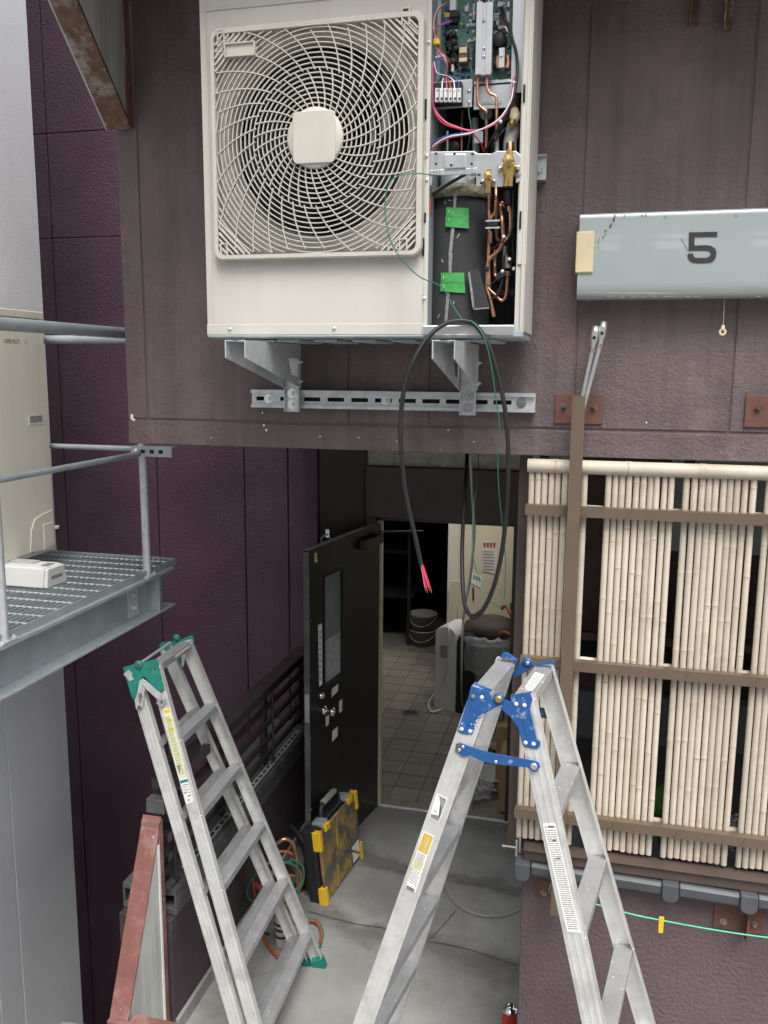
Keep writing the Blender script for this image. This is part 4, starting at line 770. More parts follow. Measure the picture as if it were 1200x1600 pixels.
# ================================================================ red plates bolted to the wall
def bplate(p0, p1, label, bolts, web=None, nm='bolted_plate'):
    a, b = at(*p0, WALL-.008), at(*p1, WALL-.008); t = thing(nm, (a.x, WALL, b.z), label, 'plate', 'rusty red steel plates bolted to the wall')
    MB().box((a.x, WALL-.0085, b.z), (b.x, WALL-.0025, a.z)).build('plate', 'plate', t, bevel=.0015)
    for q in bolts: o = MB(); bolt(o, at(*q, WALL-.009), (0, -1, 0), .0078, .009); o.build('bolt', 'ledge' if q[0] % 2 else 'rust', t)
    if web: c = at(*web, WALL-.03); MB().box((c.x-.003, WALL-.06, b.z-.01), (c.x+.003, WALL-.009, a.z-.015)).build('web_plate', 'plate', t)
bplate((868, 615), (941, 663), 'rusty red bolted plate behind the top of the brown fence post', [(881, 635), (928, 636)])
bplate((1166, 617), (1242, 669), 'rusty red bolted plate at the right edge of the picture below the pull cord', [(1184, 638), (1225, 640)])
bplate((838, 1367), (890, 1409), 'rusty red plate on the garden wall behind the right ladder', [(850, 1395)])
bplate((1117, 1411), (1192, 1461), 'rusty red plate with a projecting web on the garden wall at lower right', [(1130, 1440), (1178, 1444)], (1167, 1440))
for px, py, lb in ((1083, 38, 'left rusty steel stub on the wall at the top right'), (1136, 46, 'right rusty steel stub on the wall at the top right')):
    b_ = at(px, py, WALL-.02); o = MB().box((b_.x-.012, WALL-.035, b_.z), (b_.x-.006, WALL-.002, b_.z+.16)); o.box((b_.x-.0058, WALL-.008, b_.z), (b_.x+.016, WALL-.002, b_.z+.15)); tag(o.build('steel_stub', 'rust'), lb, 'bracket', 'rusty stubs on the wall')

# ================================================================ bamboo fence
bf = thing('bamboo_fence', (.1, 3.05, 1.2), 'pale bamboo cane fence in brown metal rails', 'fence')
variants = []
def cane_mesh(L, seed, r=.0108):
    q = random.Random(seed); nodes = sorted([q.uniform(.08, .3)]); 
    while nodes[-1]+.26 < L-.03: nodes.append(nodes[-1]+q.uniform(.25, .36))
    P, R_ = [(0, 0, 0)], [r]
    for z in nodes:
        for dz, k in ((-.016, 1), (-.007, 1.0), (-.003, 1.08), (0, 1.02), (.003, 1.08), (.007, 1.0), (.016, 1)): P.append((0, 0, z+dz)); R_.append(r*k)
    P.append((0, 0, L)); R_.append(r*.95)
    mb = MB().tube(P, r, 9, True, R_); return mb, nodes
protos = []
def ringed(o, nodes, ax=2):                        # the rings of a cane are browner than the cane
    o.data.materials.append(M['node'])
    for f in o.data.polygons:
        if any(abs(f.center[ax]-z) < .0035 for z in nodes): f.material_index = 1
for s in range(7):
    protos.append(cane_mesh(1.40, s))
cz = 1.245; first = {}; CY = 3.077
groups = [(-.222, 9), (.043, 10), (.303, 10), (.560, 10), (.82, 10), (1.08, 10), (1.34, 10)]
rc = random.Random(21)
for gx, cnt in groups:
    for k in range(cnt):
        s = rc.randrange(7); sh = rc.uniform(-.003, .003); x = gx+k*.0231+rc.uniform(-.0008, .0008)
        if s not in first:
            o = protos[s][0].build('bamboo_cane', 'bamboo', bf, origin=(0, 0, 0)); first[s] = o; ringed(o, protos[s][1])
        else: o = first[s].copy(); C.objects.link(o); o.parent = bf
        o.location = V((x, CY, cz+sh))-V(bf['_w']); o.rotation_euler = (rc.uniform(-.002, .002), rc.uniform(-.0012, .0012), rc.uniform(0, 6.28)); o.scale = (rc.uniform(.97, 1.04), rc.uniform(.97, 1.04), 1)
    # big bamboo along the top
P, R_ = [(-.236, 3.07, 2.665)], [.024]; q = -.14; tn_ = []
while q < 1.6:
    for dz, kk in ((-.03, 1), (-.011, 1), (-.004, 1.08), (0, 1.0), (.004, 1.08), (.011, 1), (.03, 1)): P.append((q+dz, 3.07, 2.665)); R_.append(.0245*kk)
    tn_.append(q); q += .245
P.append((1.7, 3.07, 2.665)); R_.append(.0245)
ringed(MB().tube(P, .024, 14, True, R_).build('top_cane', 'bamboo', bf, origin=(0, 3.07, 2.665)), tn_, 0)
def hollow(name, x0, x1, y, z, h, d, mt='brown'):
    o = MB(); t = .0025
    o.box((x0, y-d/2, z+h/2-t), (x1, y+d/2, z+h/2)); o.box((x0, y-d/2, z-h/2), (x1, y+d/2, z-h/2+t)); o.box((x0, y-d/2, z-h/2+t+.0001), (x1, y-d/2+t, z+h/2-t-.0001)); o.box((x0, y+d/2-t, z-h/2+t+.0001), (x1, y+d/2, z+h/2-t-.0001))
    ob = o.build(name, mt, bf); e = MB()
    e.box((x0-.0008, y-d/2, z+h/2-t), (x0-.0001, y+d/2, z+h/2)); e.box((x0-.0008, y-d/2, z-h/2), (x0-.0001, y+d/2, z-h/2+t)); e.box((x0-.0008, y-d/2, z-h/2+t), (x0-.0001, y-d/2+t, z+h/2-t)); e.box((x0-.0008, y+d/2-t, z-h/2+t), (x0-.0001, y+d/2, z+h/2-t)); e.build('cut_end', 'bright', ob)
    e = MB().box((x0+.03, y-d/2+t, z-h/2+t), (x0+.034, y+d/2-t, z+h/2-t)); e.build('end_shadow', 'void', ob); return ob
for z in (2.512, 1.953, 1.362):
    hollow('rail', -.236, 1.7, 3.048, z, .036, .032); MB().cyl((-.215, 3.106, z+.004), (1.7, 3.106, z+.004), .011, 8).build('back_cane', 'bamboo', bf)
    for k, px in enumerate((-.10, .115, .335, .56, .8)):                     # tie wires round the rail
        x = px; MB().tube([(x+.012, 3.0315, z+.0185), (x-.008, 3.0305, z-.0185)], .0009, 6).build('tie_wire', 'ledge', bf)
MB().box((-.2, 3.035, 1.176), (1.7, 3.10, 1.222)).build('base_channel', 'brownold', bf, bevel=.003); MB().box((-.2, 3.02, 1.2225), (1.7, 3.09, 1.227)).build('base_flange', 'brownold', bf, bevel=.001)
mb = MB(); mb.cyl((-.226, 3.03, 1.19), (-.226, 3.03, 1.255), .004, 6); mb.cyl((-.216, 3.06, 1.19), (-.216, 3.06, 1.255), .004, 6); mb.cyl((-.28, 3.03, 1.225), (-.226, 3.03, 1.225), .004, 6); mb.build('hook', 'greyhose', bf)
MB().box((-.236, 3.06, 1.15), (-.202, 3.12, 1.19)).build('corner_shoe', 'kawara', bf, bevel=.003)
pa, pb = at(892, 690, 2.985), at(911, 690, 2.985); pt_ = at(905, 619, 2.985).z
o = MB(); X0_, X1_, Y0_, Y1_ = pa.x-.001, pb.x+.001, 2.985, 3.030; t = .0025; zlo = at(860, 1430, 2.985).z
for lo, hi in (((X0_, Y0_), (X1_, Y0_+t)), ((X0_, Y1_-t), (X1_, Y1_)), ((X0_, Y0_+t), (X0_+t, Y1_-t)), ((X1_-t, Y0_+t), (X1_, Y1_-t))): o.box((*lo, zlo), (*hi, pt_))
o.build('post', 'brown', bf); MB().box((X0_+.003, Y0_+.003, pt_-.06), (X1_-.003, Y1_-.003, pt_-.05)).build('post_inside', 'void', bf)
MB().box((-.20, 3.13, 1.225), (-.17, 3.2, 2.69)).build('inner_post', 'brownold', bf)
cp = tag(MB().box((-.276, 3.2, 1.10), (-.232, 3.26, 2.69)).build('corner_post', 'brownold'), 'dark brown corner post between the doorway and the bamboo fence', 'post')
# chrome rods in the post
cr = thing('chrome_rods', at(910, 615, 3.0), 'pair of chrome rods with eyelet ends sticking out of the brown fence post', 'rods')
for (a, b, e) in (((905.5, 640), (926, 545), (931, 512)), ((911, 640), (938, 538), (943, 507))):
    yr = 3.008; o = MB().cyl(at(*a, yr), at(*b, yr), .0068, 10); p, q = at(*b, yr), at(*e, yr); d = (q-p).normalized(); 
    o.tube([p, p+d*.02, p+d*.03, p+d*.055, p+d*.075, q], .01, 12, True, [.0055, .0095, .0125, .0125, .0105, .008]); rod = o.build('rod', 'zinc', cr)
    h = p+d*.036; MB().lathe(h+V((0, -.0135, 0)), (0, -1, 0), [(0, 0), (.0055, 0), (.0055, -.002)], 12).build('eyelet', 'void', rod); MB().tube([p-d*.012, p+d*.004], .0085, 12).build('collar', 'bright', rod)
# green line with clothes peg
gl = thing('green_line', (0.3, 3.0, 1.0), 'thin green line stretched along the garden wall below the grey roof tiles', 'line')
MB().tube(smooth_path([at(861, 1380, 3.05), at(859, 1394, 3.05), at(872, 1397, 3.0), at(935, 1414, 3.0), at(985, 1428, 3.0), at(1033, 1438, 3.0), at(1110, 1452, 3.0), at(1200, 1465, 3.0), at(1330, 1478, 3.0), V((1.45, 3.03, .93)), V((1.62, 3.095, .94))], 6), .0028, 6).build('line', 'rope', gl)
pg = thing('clothes_peg', at(1033, 1445, 2.99), 'yellow plastic clothes peg on the green line', 'clothes peg')
for s, nm in ((-1, 'jaw'), (1, 'jaw')):
    c = at(1033+s*1.2, 1445, 2.99+s*.005); MB().obox(c, (.006, 0, .0), (0, .0022, 0), (.0006*s, 0, .032)).build(nm, 'yellow', pg, bevel=.002)
MB().lathe(at(1033, 1448, 2.984), (0, -1, 0), [(0, .001), (.004, .001), (.004, 0)], 10).build('spring', 'ink', pg)
# ================================================================ step ladders
def lad(nm, label, loc): return thing(nm, loc, label, 'ladder', 'aluminium stepladders')
ALPHA = math.radians(16)
def ladder_frame(root, T, u, w, n, s, a, b, steps, foot, web=.056, fl=.026, mt_foot='green', t0=0, lip=1):
    """rails run down u, treads run along w, n points out of the step side"""
    rails = {}
    for sd in (-1, 1):
        P0 = T+w*sd*(a)/2-u*.012; P1 = T+u*s*foot+w*sd*(a+b*foot)/2; d = (P1-P0); L = d.length; d.normalize(); iw = w*(-sd); iw = (iw-d*iw.dot(d)).normalized()
        mb = MB(); mid = (P0+P1)/2
        mb.obox(mid-n*web/2+iw*.0012, d*L/2, n*(web/2), iw*.0012)
        mb.obox(mid+iw*fl/2-n*.0012, d*L/2, n*.0012, iw*(fl/2-.0001)); mb.obox(mid+iw*fl/2-n*(web-.0012), d*L/2, n*.0012, iw*(fl/2-.0001))
        for k in (.14, .2, .5, .8, .86): mb.obox(mid-n*web*k-iw*.0009, d*L/2, n*.0016, iw*.0009)     # rolled ribs on the web
        r_ = mb.build('rail', 'alu', root); rails[sd] = (P0, P1, d, iw)
        mf = MB(); q = P1-d*.055
        mf.obox(P1-n*web/2+iw*fl/2-d*.022, d*.035, n*(web/2+.006), iw*(fl/2+.005))
        for k in range(4): mf.obox(P1-n*(web*(.12+.25*k))-iw*.0062-d*.022, d*.035, n*.003, iw*.001)
        mf.build('rubber_foot', mt_foot, root, bevel=.004)
        mr_ = MB()
        for i in range(t0, steps): 
            p = T+u*s*i+w*sd*(a+b*i)/2; mr_.lathe(p+iw*.006-u*-.006, n, [(0, .003), (.004, .002), (.005, 0)], 8)
        mr_.build('rivet', 'bright', r_)
    tn = (-u*math.cos(ALPHA)+n*math.sin(ALPHA)).normalized(); td = (n*math.cos(ALPHA)+u*math.sin(ALPHA)).normalized()
    for i in range(t0, steps):
        h = (a+b*i)/2-.0035; c = T+u*s*i; mb = MB()
        prof = [(0, -.030), (0, 0), (-.056, 0), (-.056, -.028), (-.053, -.028), (-.053, -.003), (-.003, -.003), (-.003, -.030)]
        off = -n*.002
        L = [c+off+td*p+tn*q-w*h for p, q in prof]; R_ = [p+w*2*h for p in L]; k = len(L)
        mb.add(L+R_, [(j, (j+1) % k, k+(j+1) % k, k+j) for j in range(k)])
        for g in range(6): mb.obox(c+off-td*(.005+.009*g)+tn*.0006, w*h, td*.0016, tn*.0006)
        mb.build('tread', 'tread', root)
    return rails
def on_web(rails, sd, n, lift=.0035):
    P0, P1, d, iw = rails[sd]; N = d.cross(n).normalized()
    if N.dot(iw) > 0: N = -N
    return P0+N*lift, N
def decal(pxs, P, N, mt, nm, par, th=.0005): return MB().prism([onplane(x, y, P, N) for x, y in pxs], -N*th).build(nm, mt, par, bevel=.0011 if th > .0025 else 0)
def mk(pxs, P, N, th=.0005, mb=None):
    mb = mb or MB(); return mb.prism([onplane(x, y, P, N) for x, y in pxs], -N*th)
def lines(quad, rows, P, N, mt, par, cols=1, seed=1, fill=.5):          # rows of small print on a label (quad: tl, tr, br, bl)
    q = random.Random(seed); mb = MB(); tl, tr, br, bl = [V((*p, 0)) for p in quad]
    for r in range(rows):
        t0, t1 = (r+.2)/rows, (r+.2+fill)/rows; x = .06
        while x < .93:
            w_ = q.uniform(.06, .3); x2 = min(.94, x+w_)
            pts = [(tl.lerp(bl, t)).lerp(tr.lerp(br, t), xx) for t, xx in ((t0, x), (t0, x2), (t1, x2), (t1, x))]; mk([(p.x, p.y) for p in pts], P, N, .0003, mb); x = x2+q.uniform(.02, .06)
    return mb.build('small_print', mt, par)
def rivs(pxs, P, N, r, mt, par, h=.003, nm='rivet'):
    for px, py in pxs: MB().lathe(onplane(px, py, P, N), N, [(0, h), (r*.6, h), (r, h*.4), (r, 0)], 14).build(nm, mt, par)

# ---- left ladder: folded, leaning on the railing
T = V((-1.7795, 3.3675, 1.7395)); u = V((.313, .0133, -.9497)).normalized(); w = V((-.0335, .9994, .003)); w = (w-u*w.dot(u)).normalized(); n = w.cross(u).normalized()
if n.x < 0: n = -n
l1 = lad('step_ladder', 'folded aluminium stepladder with green hinges and green rubber feet leaning on the left railing', (-1.5, 3.4, 0))
Rf = ladder_frame(l1, T, u, w, n, .3273, .3366, .0768, 6, 5.6)
# back frame converges towards the foot of the front frame
gap0 = .058+.048; u2 = (u*1.0+n*(.028/1.83)).normalized(); n2 = w.cross(u2).normalized(); n2 = -n2 if n2.x > 0 else n2
T2 = T-n*gap0-n2*0
Tb = T2 - n2*0
Rb = ladder_frame(l1, T2+n2*.056, u2, w, n2, .3273, .3366, .0768, 6, 5.6, t0=1)
def z1(p): return (180+p[0]/6.667, 980+p[1]/6.667)
P, N = on_web(Rf, -1, n, .004)
hb = decal([z1(p) for p in [(200, 395), (300, 365), (440, 325), (460, 430), (515, 660), (475, 685), (430, 660), (300, 510), (280, 520), (215, 430)]], P, N, 'green', 'hinge_plate', l1, .003)
P2, N2 = P+N*.0033, N
decal([z1(p) for p in [(80, 420), (190, 385), (290, 520), (245, 590), (205, 740), (180, 750), (160, 690)]], P2, N2, 'green', 'hinge_plate', l1, .003)
kp = onplane(*z1((245, 388)), P2, N2); MB().lathe(kp-N2*.003, N2, [(0, .010), (.0165, .010), (.0175, .008), (.0175, 0)], 20).build('hinge_knuckle', 'green', l1)
MB().cyl(kp+N2*.0, kp+w*.30, .007, 10).build('hinge_rod', 'galvdull', l1)
rivs([z1((245, 385))], P2+N2*.007, N2, .0075, 'rust', l1); rivs([z1(p) for p in [(365, 432), (408, 425), (487, 655), (175, 487), (190, 730)]], P2, N2, .0045, 'rust', l1)
decal([z1(p) for p in [(85, 485), (140, 440), (180, 480), (170, 505), (195, 540), (150, 565), (120, 530)]], P2+N2*.0032, N2, 'poly', 'torn_sticker', l1, .0003)
P3 = P2+N2*.004
decal([z1(p) for p in [(285, 540), (320, 555), (478, 700), (470, 760), (430, 745), (300, 625)]], P3, N2, 'galv', 'stay_bar', l1, .003)
P4 = P3+N2*.0035
decal([z1(p) for p in [(250, 560), (285, 535), (315, 560), (312, 620), (285, 830), (250, 872), (215, 850), (208, 810)]], P4, N2, 'galv', 'stay_bar', l1, .003)
decal([z1(p) for p in [(422, 790), (455, 765), (520, 745), (527, 775), (485, 842)]], P4, N2, 'zinc', 'stay_foot', l1, .003)
decal([z1(p) for p in [(243, 690), (270, 685), (285, 720), (262, 800), (245, 770)]], P4+N2*.0032, N2, 'rust', 'rust_patch', l1, .0002)
rivs([z1((250, 835))], P4+N2*.003, N2, .0085, 'rust', l1); rivs([z1((297, 607))], P4+N2*.003, N2, .006, 'bright', l1); rivs([z1((480, 780))], P4+N2*.003, N2, .006, 'rust', l1)
Pf, Nf = on_web(Rf, 1, n, .004); Nf2 = Nf
kf = onplane(*z1((637, 113)), Pf, Nf); MB().lathe(kf-Nf*.004, Nf, [(0, .012), (.0175, .012), (.0175, 0), (0, 0)], 20).build('hinge_knuckle', 'green', l1); rivs([z1((635, 118))], kf+N*.004, N, .003, 'bright', l1)
decal([z1(p) for p in [(585, 165), (600, 135), (690, 125), (800, 82), (812, 96), (830, 150), (690, 190), (610, 200)]], Pf, Nf, 'green', 'hinge_plate', l1, .003)
decal([z1(p) for p in [(450, 190), (485, 155), (575, 145), (600, 200), (640, 300), (690, 260), (720, 300), (690, 380), (640, 330)]], Pf-Nf*.0035, Nf, 'green', 'hinge_plate', l1, .003)
decal([z1(p) for p in [(690, 255), (735, 275), (715, 400), (695, 420)]], Pf-Nf*.03, Nf, 'galv', 'stay_bar', l1, .003)
# print and stickers on the near rail
Ps, Ns = on_web(Rf, -1, n, .0022)
decal([(252.5, 1107), (265, 1105), (291.5, 1212), (279, 1216)], Ps, Ns, 'ylabel', 'label', l1); decal([(279.5, 1217), (292, 1213), (303, 1252), (291, 1257)], Ps, Ns, 'label', 'label', l1)
Ps2 = Ps+Ns*.0006
for y, mt in ((1112, 'gold'), (1126, 'gold'), (1140, 'gold')): o = (y-1107)*.247; decal([(255+o, y-2), (263+o, y-3), (264+o, y+1), (256+o, y+2)], Ps2, Ns, 'yellow', 'label_mark', l1, .0003)
lines([(257, 1120), (266, 1118), (289, 1210), (280, 1213)], 26, Ps2, Ns, 'grey_ink', l1, seed=4, fill=.35)
decal([(281, 1220), (293, 1217), (294, 1221), (282, 1224.5)], Ps2, Ns, 'green', 'label_mark', l1, .0003); decal([(285, 1226.5), (294, 1224.5), (294.5, 1226), (285.5, 1228)], Ps2, Ns, 'grey_ink', 'label_mark', l1, .0003)
mb = mk([(289, 1237), (291, 1236), (290, 1241), (288.5, 1241)], Ps2, Ns, .0003); mk([(293, 1243), (298, 1241), (298.5, 1243.5), (293.5, 1245)], Ps2, Ns, .0003, mb); mk([(293, 1249), (296, 1248.5), (296.5, 1251), (293.5, 1251.5)], Ps2, Ns, .0003, mb); mb.build('label_print', 'grey_ink', l1)
decal([(276, 1197), (282, 1193), (281.5, 1211)], Ps2, Ns, 'seam', 'label_mark', l1, .0003); lines([(279, 1230), (295, 1228), (300, 1240), (284, 1242)], 3, Ps2, Ns, 'grey_ink', l1, seed=3, fill=.3)
# faded sticker on the top tread
tn = (-u*math.cos(ALPHA)+n*math.sin(ALPHA)).normalized(); td = (n*math.cos(ALPHA)+u*math.sin(ALPHA)).normalized()
MB().obox(T+w*.06+td*.0015-tn*.012-n*.002, w*.075, tn*.005, td*.0006).build('label_strip', 'white', l1)
MB().obox(T+u*.3273-w*.05-td*.05+tn*.002-n*.05, w*.05, tn*.004, td*.001).build('label_strip', 'white', l1)

# ---- right ladder: open A frame with blue hinges
q = [-.208, 2.478, 2.094, .1513, .2802, .33, .274, .079, .091]
Cc = V(q[:3]); th, al, s, a, b, n0 = q[3:]
w = V((math.sin(th), math.cos(th), 0)); hn = V((math.cos(th), -math.sin(th), 0)); rl_ = {}
l2 = lad('step_ladder', 'open aluminium stepladder with blue hinges standing astride the middle of the passage', (-.2, 2.47, 0))
for sg_, k in ((-1, 'L'), (1, 'R')):
    nh = hn*sg_; u = (nh*math.sin(al)+V((0, 0, -1))*math.cos(al)); n = (nh*math.cos(al)+V((0, 0, 1))*math.sin(al))
    rl_[k] = (ladder_frame(l2, Cc+nh*n0, u, w, n, s, a, b, 7, 6.6, web=.060, mt_foot='blue'), n, u, Cc+nh*n0)
def z2(p): return (700+p[0]/6, 1000+p[1]/6)
RL, nL, uL, TL = rl_['L']; RR, nR, uR, TR = rl_['R']
PL, NL = on_web(RL, -1, nL, .004); PR, NR = on_web(RR, -1, nR, .004)
decal([z2(p) for p in [(215, 430), (385, 480), (410, 545), (430, 560), (440, 515), (500, 500), (530, 545), (515, 595), (345, 690), (265, 770), (240, 820), (250, 835), (228, 880), (180, 890), (100, 870), (80, 830), (110, 790), (195, 520)]], PL, NL, 'blue', 'hinge_plate', l2, .003)
decal([z2(p) for p in [(585, 515), (770, 495), (790, 560), (765, 640), (830, 930), (865, 950), (865, 990), (830, 1025), (720, 1005), (695, 980), (660, 830), (590, 730), (500, 650), (470, 600), (530, 555), (585, 580)]], PR+NR*.001, NR, 'blue', 'hinge_plate', l2, .003)
for px, mt in (((175+50, 600), (200+50, 600)), ): pass
decal([z2(p) for p in [(222, 600), (250, 605), (205, 800), (175, 795)]], PL+NL*.0025, NL, 'blue', 'pressed_rib', l2, .003); decal([z2(p) for p in [(690, 690), (715, 690), (760, 890), (730, 900)]], PR+NR*.0035, NR, 'blue', 'pressed_rib', l2, .003)
mb = MB(); rk = random.Random(4)
for px, py in ((300, 720), (270, 760), (330, 700), (250, 790), (235, 850), (220, 790), (135, 780), (315, 708), (500, 617), (680, 838), (285, 742), (205, 870)):
    c = V((*z2((px, py)), 0)); mk([(c.x+math.cos(t)*rk.uniform(.7, 2.4), c.y+math.sin(t)*rk.uniform(.7, 2.2)) for t in [j*math.pi/3 for j in range(6)]], PL+NL*.0012, NL, .0004, mb)
tag(mb.build('paint_chip', 'alu', l2), kind='stuff')
decal([z2(p) for p in [(225, 430), (250, 395), (285, 425), (370, 460), (405, 470), (400, 505), (385, 485), (215, 432)]], PL+NL*-.006, NL, 'blue', 'hinge_lip', l2, .012); decal([z2(p) for p in [(590, 515), (640, 520), (775, 488), (775, 500), (600, 528)]], PR+NR*-.006, NR, 'blue', 'hinge_lip', l2, .012)
PP = PR+NR*.0046
kc = onplane(*z2((475, 552)), PP, NR); MB().lathe(kc-NR*.005, NR, [(0, .006), (.0155, .006), (.0165, .004), (.0165, 0)], 22).build('hinge_knuckle', 'blue', l2); MB().lathe(kc, NR, [(0, .006), (.009, .006), (.0105, .003), (.0105, 0)], 20).build('hinge_pin', 'brass', l2)
PF_, NF_ = on_web(RR, 1, nR, .004)
rivs([z2(p) for p in [(318, 537), (128, 835), (207, 855)]], PL, NL, .0058, 'white', l2); rivs([z2((237, 530))], PL, NL, .0065, 'rust', l2, .007); rivs([z2(p) for p in [(640, 600), (717, 612), (727, 963), (802, 975)]], PR+NR*.001, NR, .006, 'white', l2)
# locking stay between the frames
PB_ = PR+NR*.010
decal([z2(p) for p in [(75, 972), (110, 966), (330, 1040), (420, 1062), (800, 1130), (848, 1148), (862, 1190), (838, 1228), (800, 1240), (770, 1215), (740, 1195), (420, 1165), (300, 1130), (200, 1080), (165, 1092), (135, 1095), (110, 1075), (65, 1040)]], PB_, NR, 'blue', 'locking_stay', l2, .004)
text('CLOSED', onplane(*z2((560, 1165)), PB_+NR*.0004, NR), onplane(*z2((680, 1178)), PB_, NR)-onplane(*z2((560, 1165)), PB_, NR), onplane(*z2((563, 1140)), PB_, NR)-onplane(*z2((560, 1165)), PB_, NR), .0075, 'blue', l2, 'embossing', .0004) if False else None
rivs([z2((448, 1143)), z2((105, 1033)), z2((140, 1003))], PB_, NR, .0055, 'bright', l2); rivs([z2((803, 1185))], PB_, NR, .0105, 'zinc', l2, .004); decal([z2(p) for p in [(65, 1040), (80, 972), (120, 970), (115, 1030), (100, 1060)]], PB_+NR*.0005, NR, 'ledge', 'lock_tab', l2, .0003)
# far side hinge
kf = onplane(*z2((745, 215)), PF_, NF_); MB().lathe(kf-NF_*.004, NF_, [(0, .01), (.0165, .01), (.0165, 0), (0, 0)], 22).build('hinge_knuckle', 'blue', l2); rivs([z2((745, 217))], kf+NR*.0045, NR, .006, 'bright', l2)
PFL, NFL = on_web(RL, 1, nL, .004)
decal([z2(p) for p in [(640, 235), (700, 205), (745, 215), (785, 240), (770, 275), (620, 350), (605, 340)]], PFL, NFL, 'blue', 'hinge_plate', l2, .003); decal([z2(p) for p in [(745, 200), (800, 235), (900, 205), (1000, 190), (1005, 300), (900, 260), (800, 250), (740, 280)]], PF_+NF_*.0, NF_, 'blue', 'hinge_plate', l2, .003)
decal([z2(p) for p in [(495, 150), (520, 108), (560, 112), (660, 182), (645, 215), (590, 175), (500, 155)]], PFL-NFL*.01, NFL, 'blue', 'hinge_lip', l2, .010); decal([z2(p) for p in [(820, 240), (830, 215), (990, 188), (1000, 205), (950, 215), (880, 225)]], PF_-NF_*.010, NF_, 'blue', 'hinge_lip', l2, .010)
decal([z2(p) for p in [(800, 625), (955, 640), (975, 660), (970, 740), (820, 715)]], PF_+NF_*.006, NF_, 'blue', 'locking_stay', l2, .004)
# labels
P, N = on_web(RL, -1, nL, .0024)
def z3(p): return (640+p[0]/8.89, 1220+p[1]/8.89)
decal([z3(p) for p in [(380, 178), (527, 250), (407, 588), (268, 512)]], P, N, 'label', 'label', l2); Q = P+N*.0006
decal([z3(p) for p in [(392, 198), (512, 258), (402, 568), (283, 505)]], Q, N, 'seam', 'label_field', l2, .0003); decal([z3(p) for p in [(385, 210), (415, 225), (420, 330), (405, 485), (290, 462)]], Q+N*.0004, N, 'label', 'label_field', l2, .0003); decal([z3(p) for p in [(422, 345), (437, 345), (425, 495), (292, 468), (292, 460), (405, 487)]], Q+N*.0007, N, 'ink', 'label_mark', l2, .0003)
def pxtext(s, p0, p1, pu, mt, par, Pq, Nq, h, squash=1.):
    o, x, y = onplane(*p0, Pq, Nq), onplane(*p1, Pq, Nq), onplane(*pu, Pq, Nq); return text(s, o, x-o, y-o, h, mt, par, 'lettering', .0003, squash)
pxtext('75', z3((322, 430)), z3((380, 446)), z3((332, 385)), 'ink', l2, Q+N*.0009, N, .0105); pxtext('kg', z3((372, 452)), z3((392, 458)), z3((375, 432)), 'ink', l2, Q+N*.0009, N, .004); 
decal([z3(p) for p in [(195, 698), (345, 772), (75, 1560), (-60, 1490)]], P, N, 'label', 'label', l2); decal([z3(p) for p in [(205, 715), (330, 778), (238, 1032), (115, 962)]], Q, N, 'gold', 'label_field', l2, .0003)
pxtext('ALINCO', z3((212, 1004)), z3((287, 770)), z3((160, 985)), 'white', l2, Q+N*.0006, N, .0125, 1.08)
decal([z3(p) for p in [(70, 1060), (205, 1130), (160, 1270), (20, 1200)]], Q, N, 'ylabel', 'label_field', l2, .0003)
lines([z3(p) for p in [(115, 985), (225, 1045), (195, 1130), (80, 1065)]], 4, Q+N*.0004, N, 'grey_ink', l2, seed=8); lines([z3(p) for p in [(70, 1070), (200, 1135), (160, 1260), (30, 1200)]], 5, Q+N*.0006, N, 'grey_ink', l2, seed=5, fill=.3); lines([z3(p) for p in [(20, 1200), (150, 1280), (100, 1480), (-30, 1400)]], 7, Q+N*.0004, N, 'grey_ink', l2, seed=6, fill=.35)
mb = MB()
for k in range(12): t = k/12; x = -40+t*110; y = 1445+t*62; mk([z3(p) for p in [(x, y), (x+4+(k % 3)*2, y+3), (x-8+(k % 3)*2, y+48), (x-12, y+45)]], Q+N*.0004, N, .0003, mb)
mb.build('bar_code', 'ink', l2)
def z4(p): return (830+p[0]/7.62, 1270+p[1]/7.62)
P, N = on_web(RR, -1, nR, .0024); Q = P+N*.0006
wl = [z4(p) for p in [(138, 128), (285, 123), (587, 1430), (430, 1418)]]; decal(wl, P, N, 'label', 'label', l2)
lines([z4(p) for p in [(160, 200), (300, 195), (575, 1400), (435, 1390)]], 46, Q, N, 'grey_ink', l2, seed=12, fill=.42)
for p in ((173, 168), (230, 328), (278, 545), (388, 1085)): decal([z4((p[0], p[1]-15)), z4((p[0]+17, p[1]+14)), z4((p[0]-15, p[1]+14))], Q+N*.0004, N, 'gold', 'label_mark', l2, .0003)
mb = MB()
for k in range(5): mk([z4(p) for p in [(200+k*16, 155), (212+k*16, 154), (216+k*16, 176), (204+k*16, 177)]], Q+N*.0004, N, .0003, mb)
for k in range(3): mk([z4(p) for p in [(252+k*16, 322), (264+k*16, 321), (268+k*16, 340), (256+k*16, 341)]], Q+N*.0004, N, .0003, mb); mk([z4(p) for p in [(298+k*16, 536), (308+k*16, 535), (312+k*16, 554), (302+k*16, 555)]], Q+N*.0004, N, .0003, mb)
mb.build_each('label_heading', 'ink', l2)
# label on the top tread of the right frame
tn = (-uR*math.cos(ALPHA)+nR*math.sin(ALPHA)).normalized(); tp = TR-nR*.002+tn*.0016
decal([z2(p) for p in [(722, 440), (815, 300), (905, 325), (790, 475), (735, 470)]], tp, tn, 'label', 'label', l2, .0004); lines([z2(p) for p in [(735, 440), (825, 310), (890, 328), (785, 465)]], 4, tp+tn*.0006, tn, 'grey_ink', l2, seed=2)

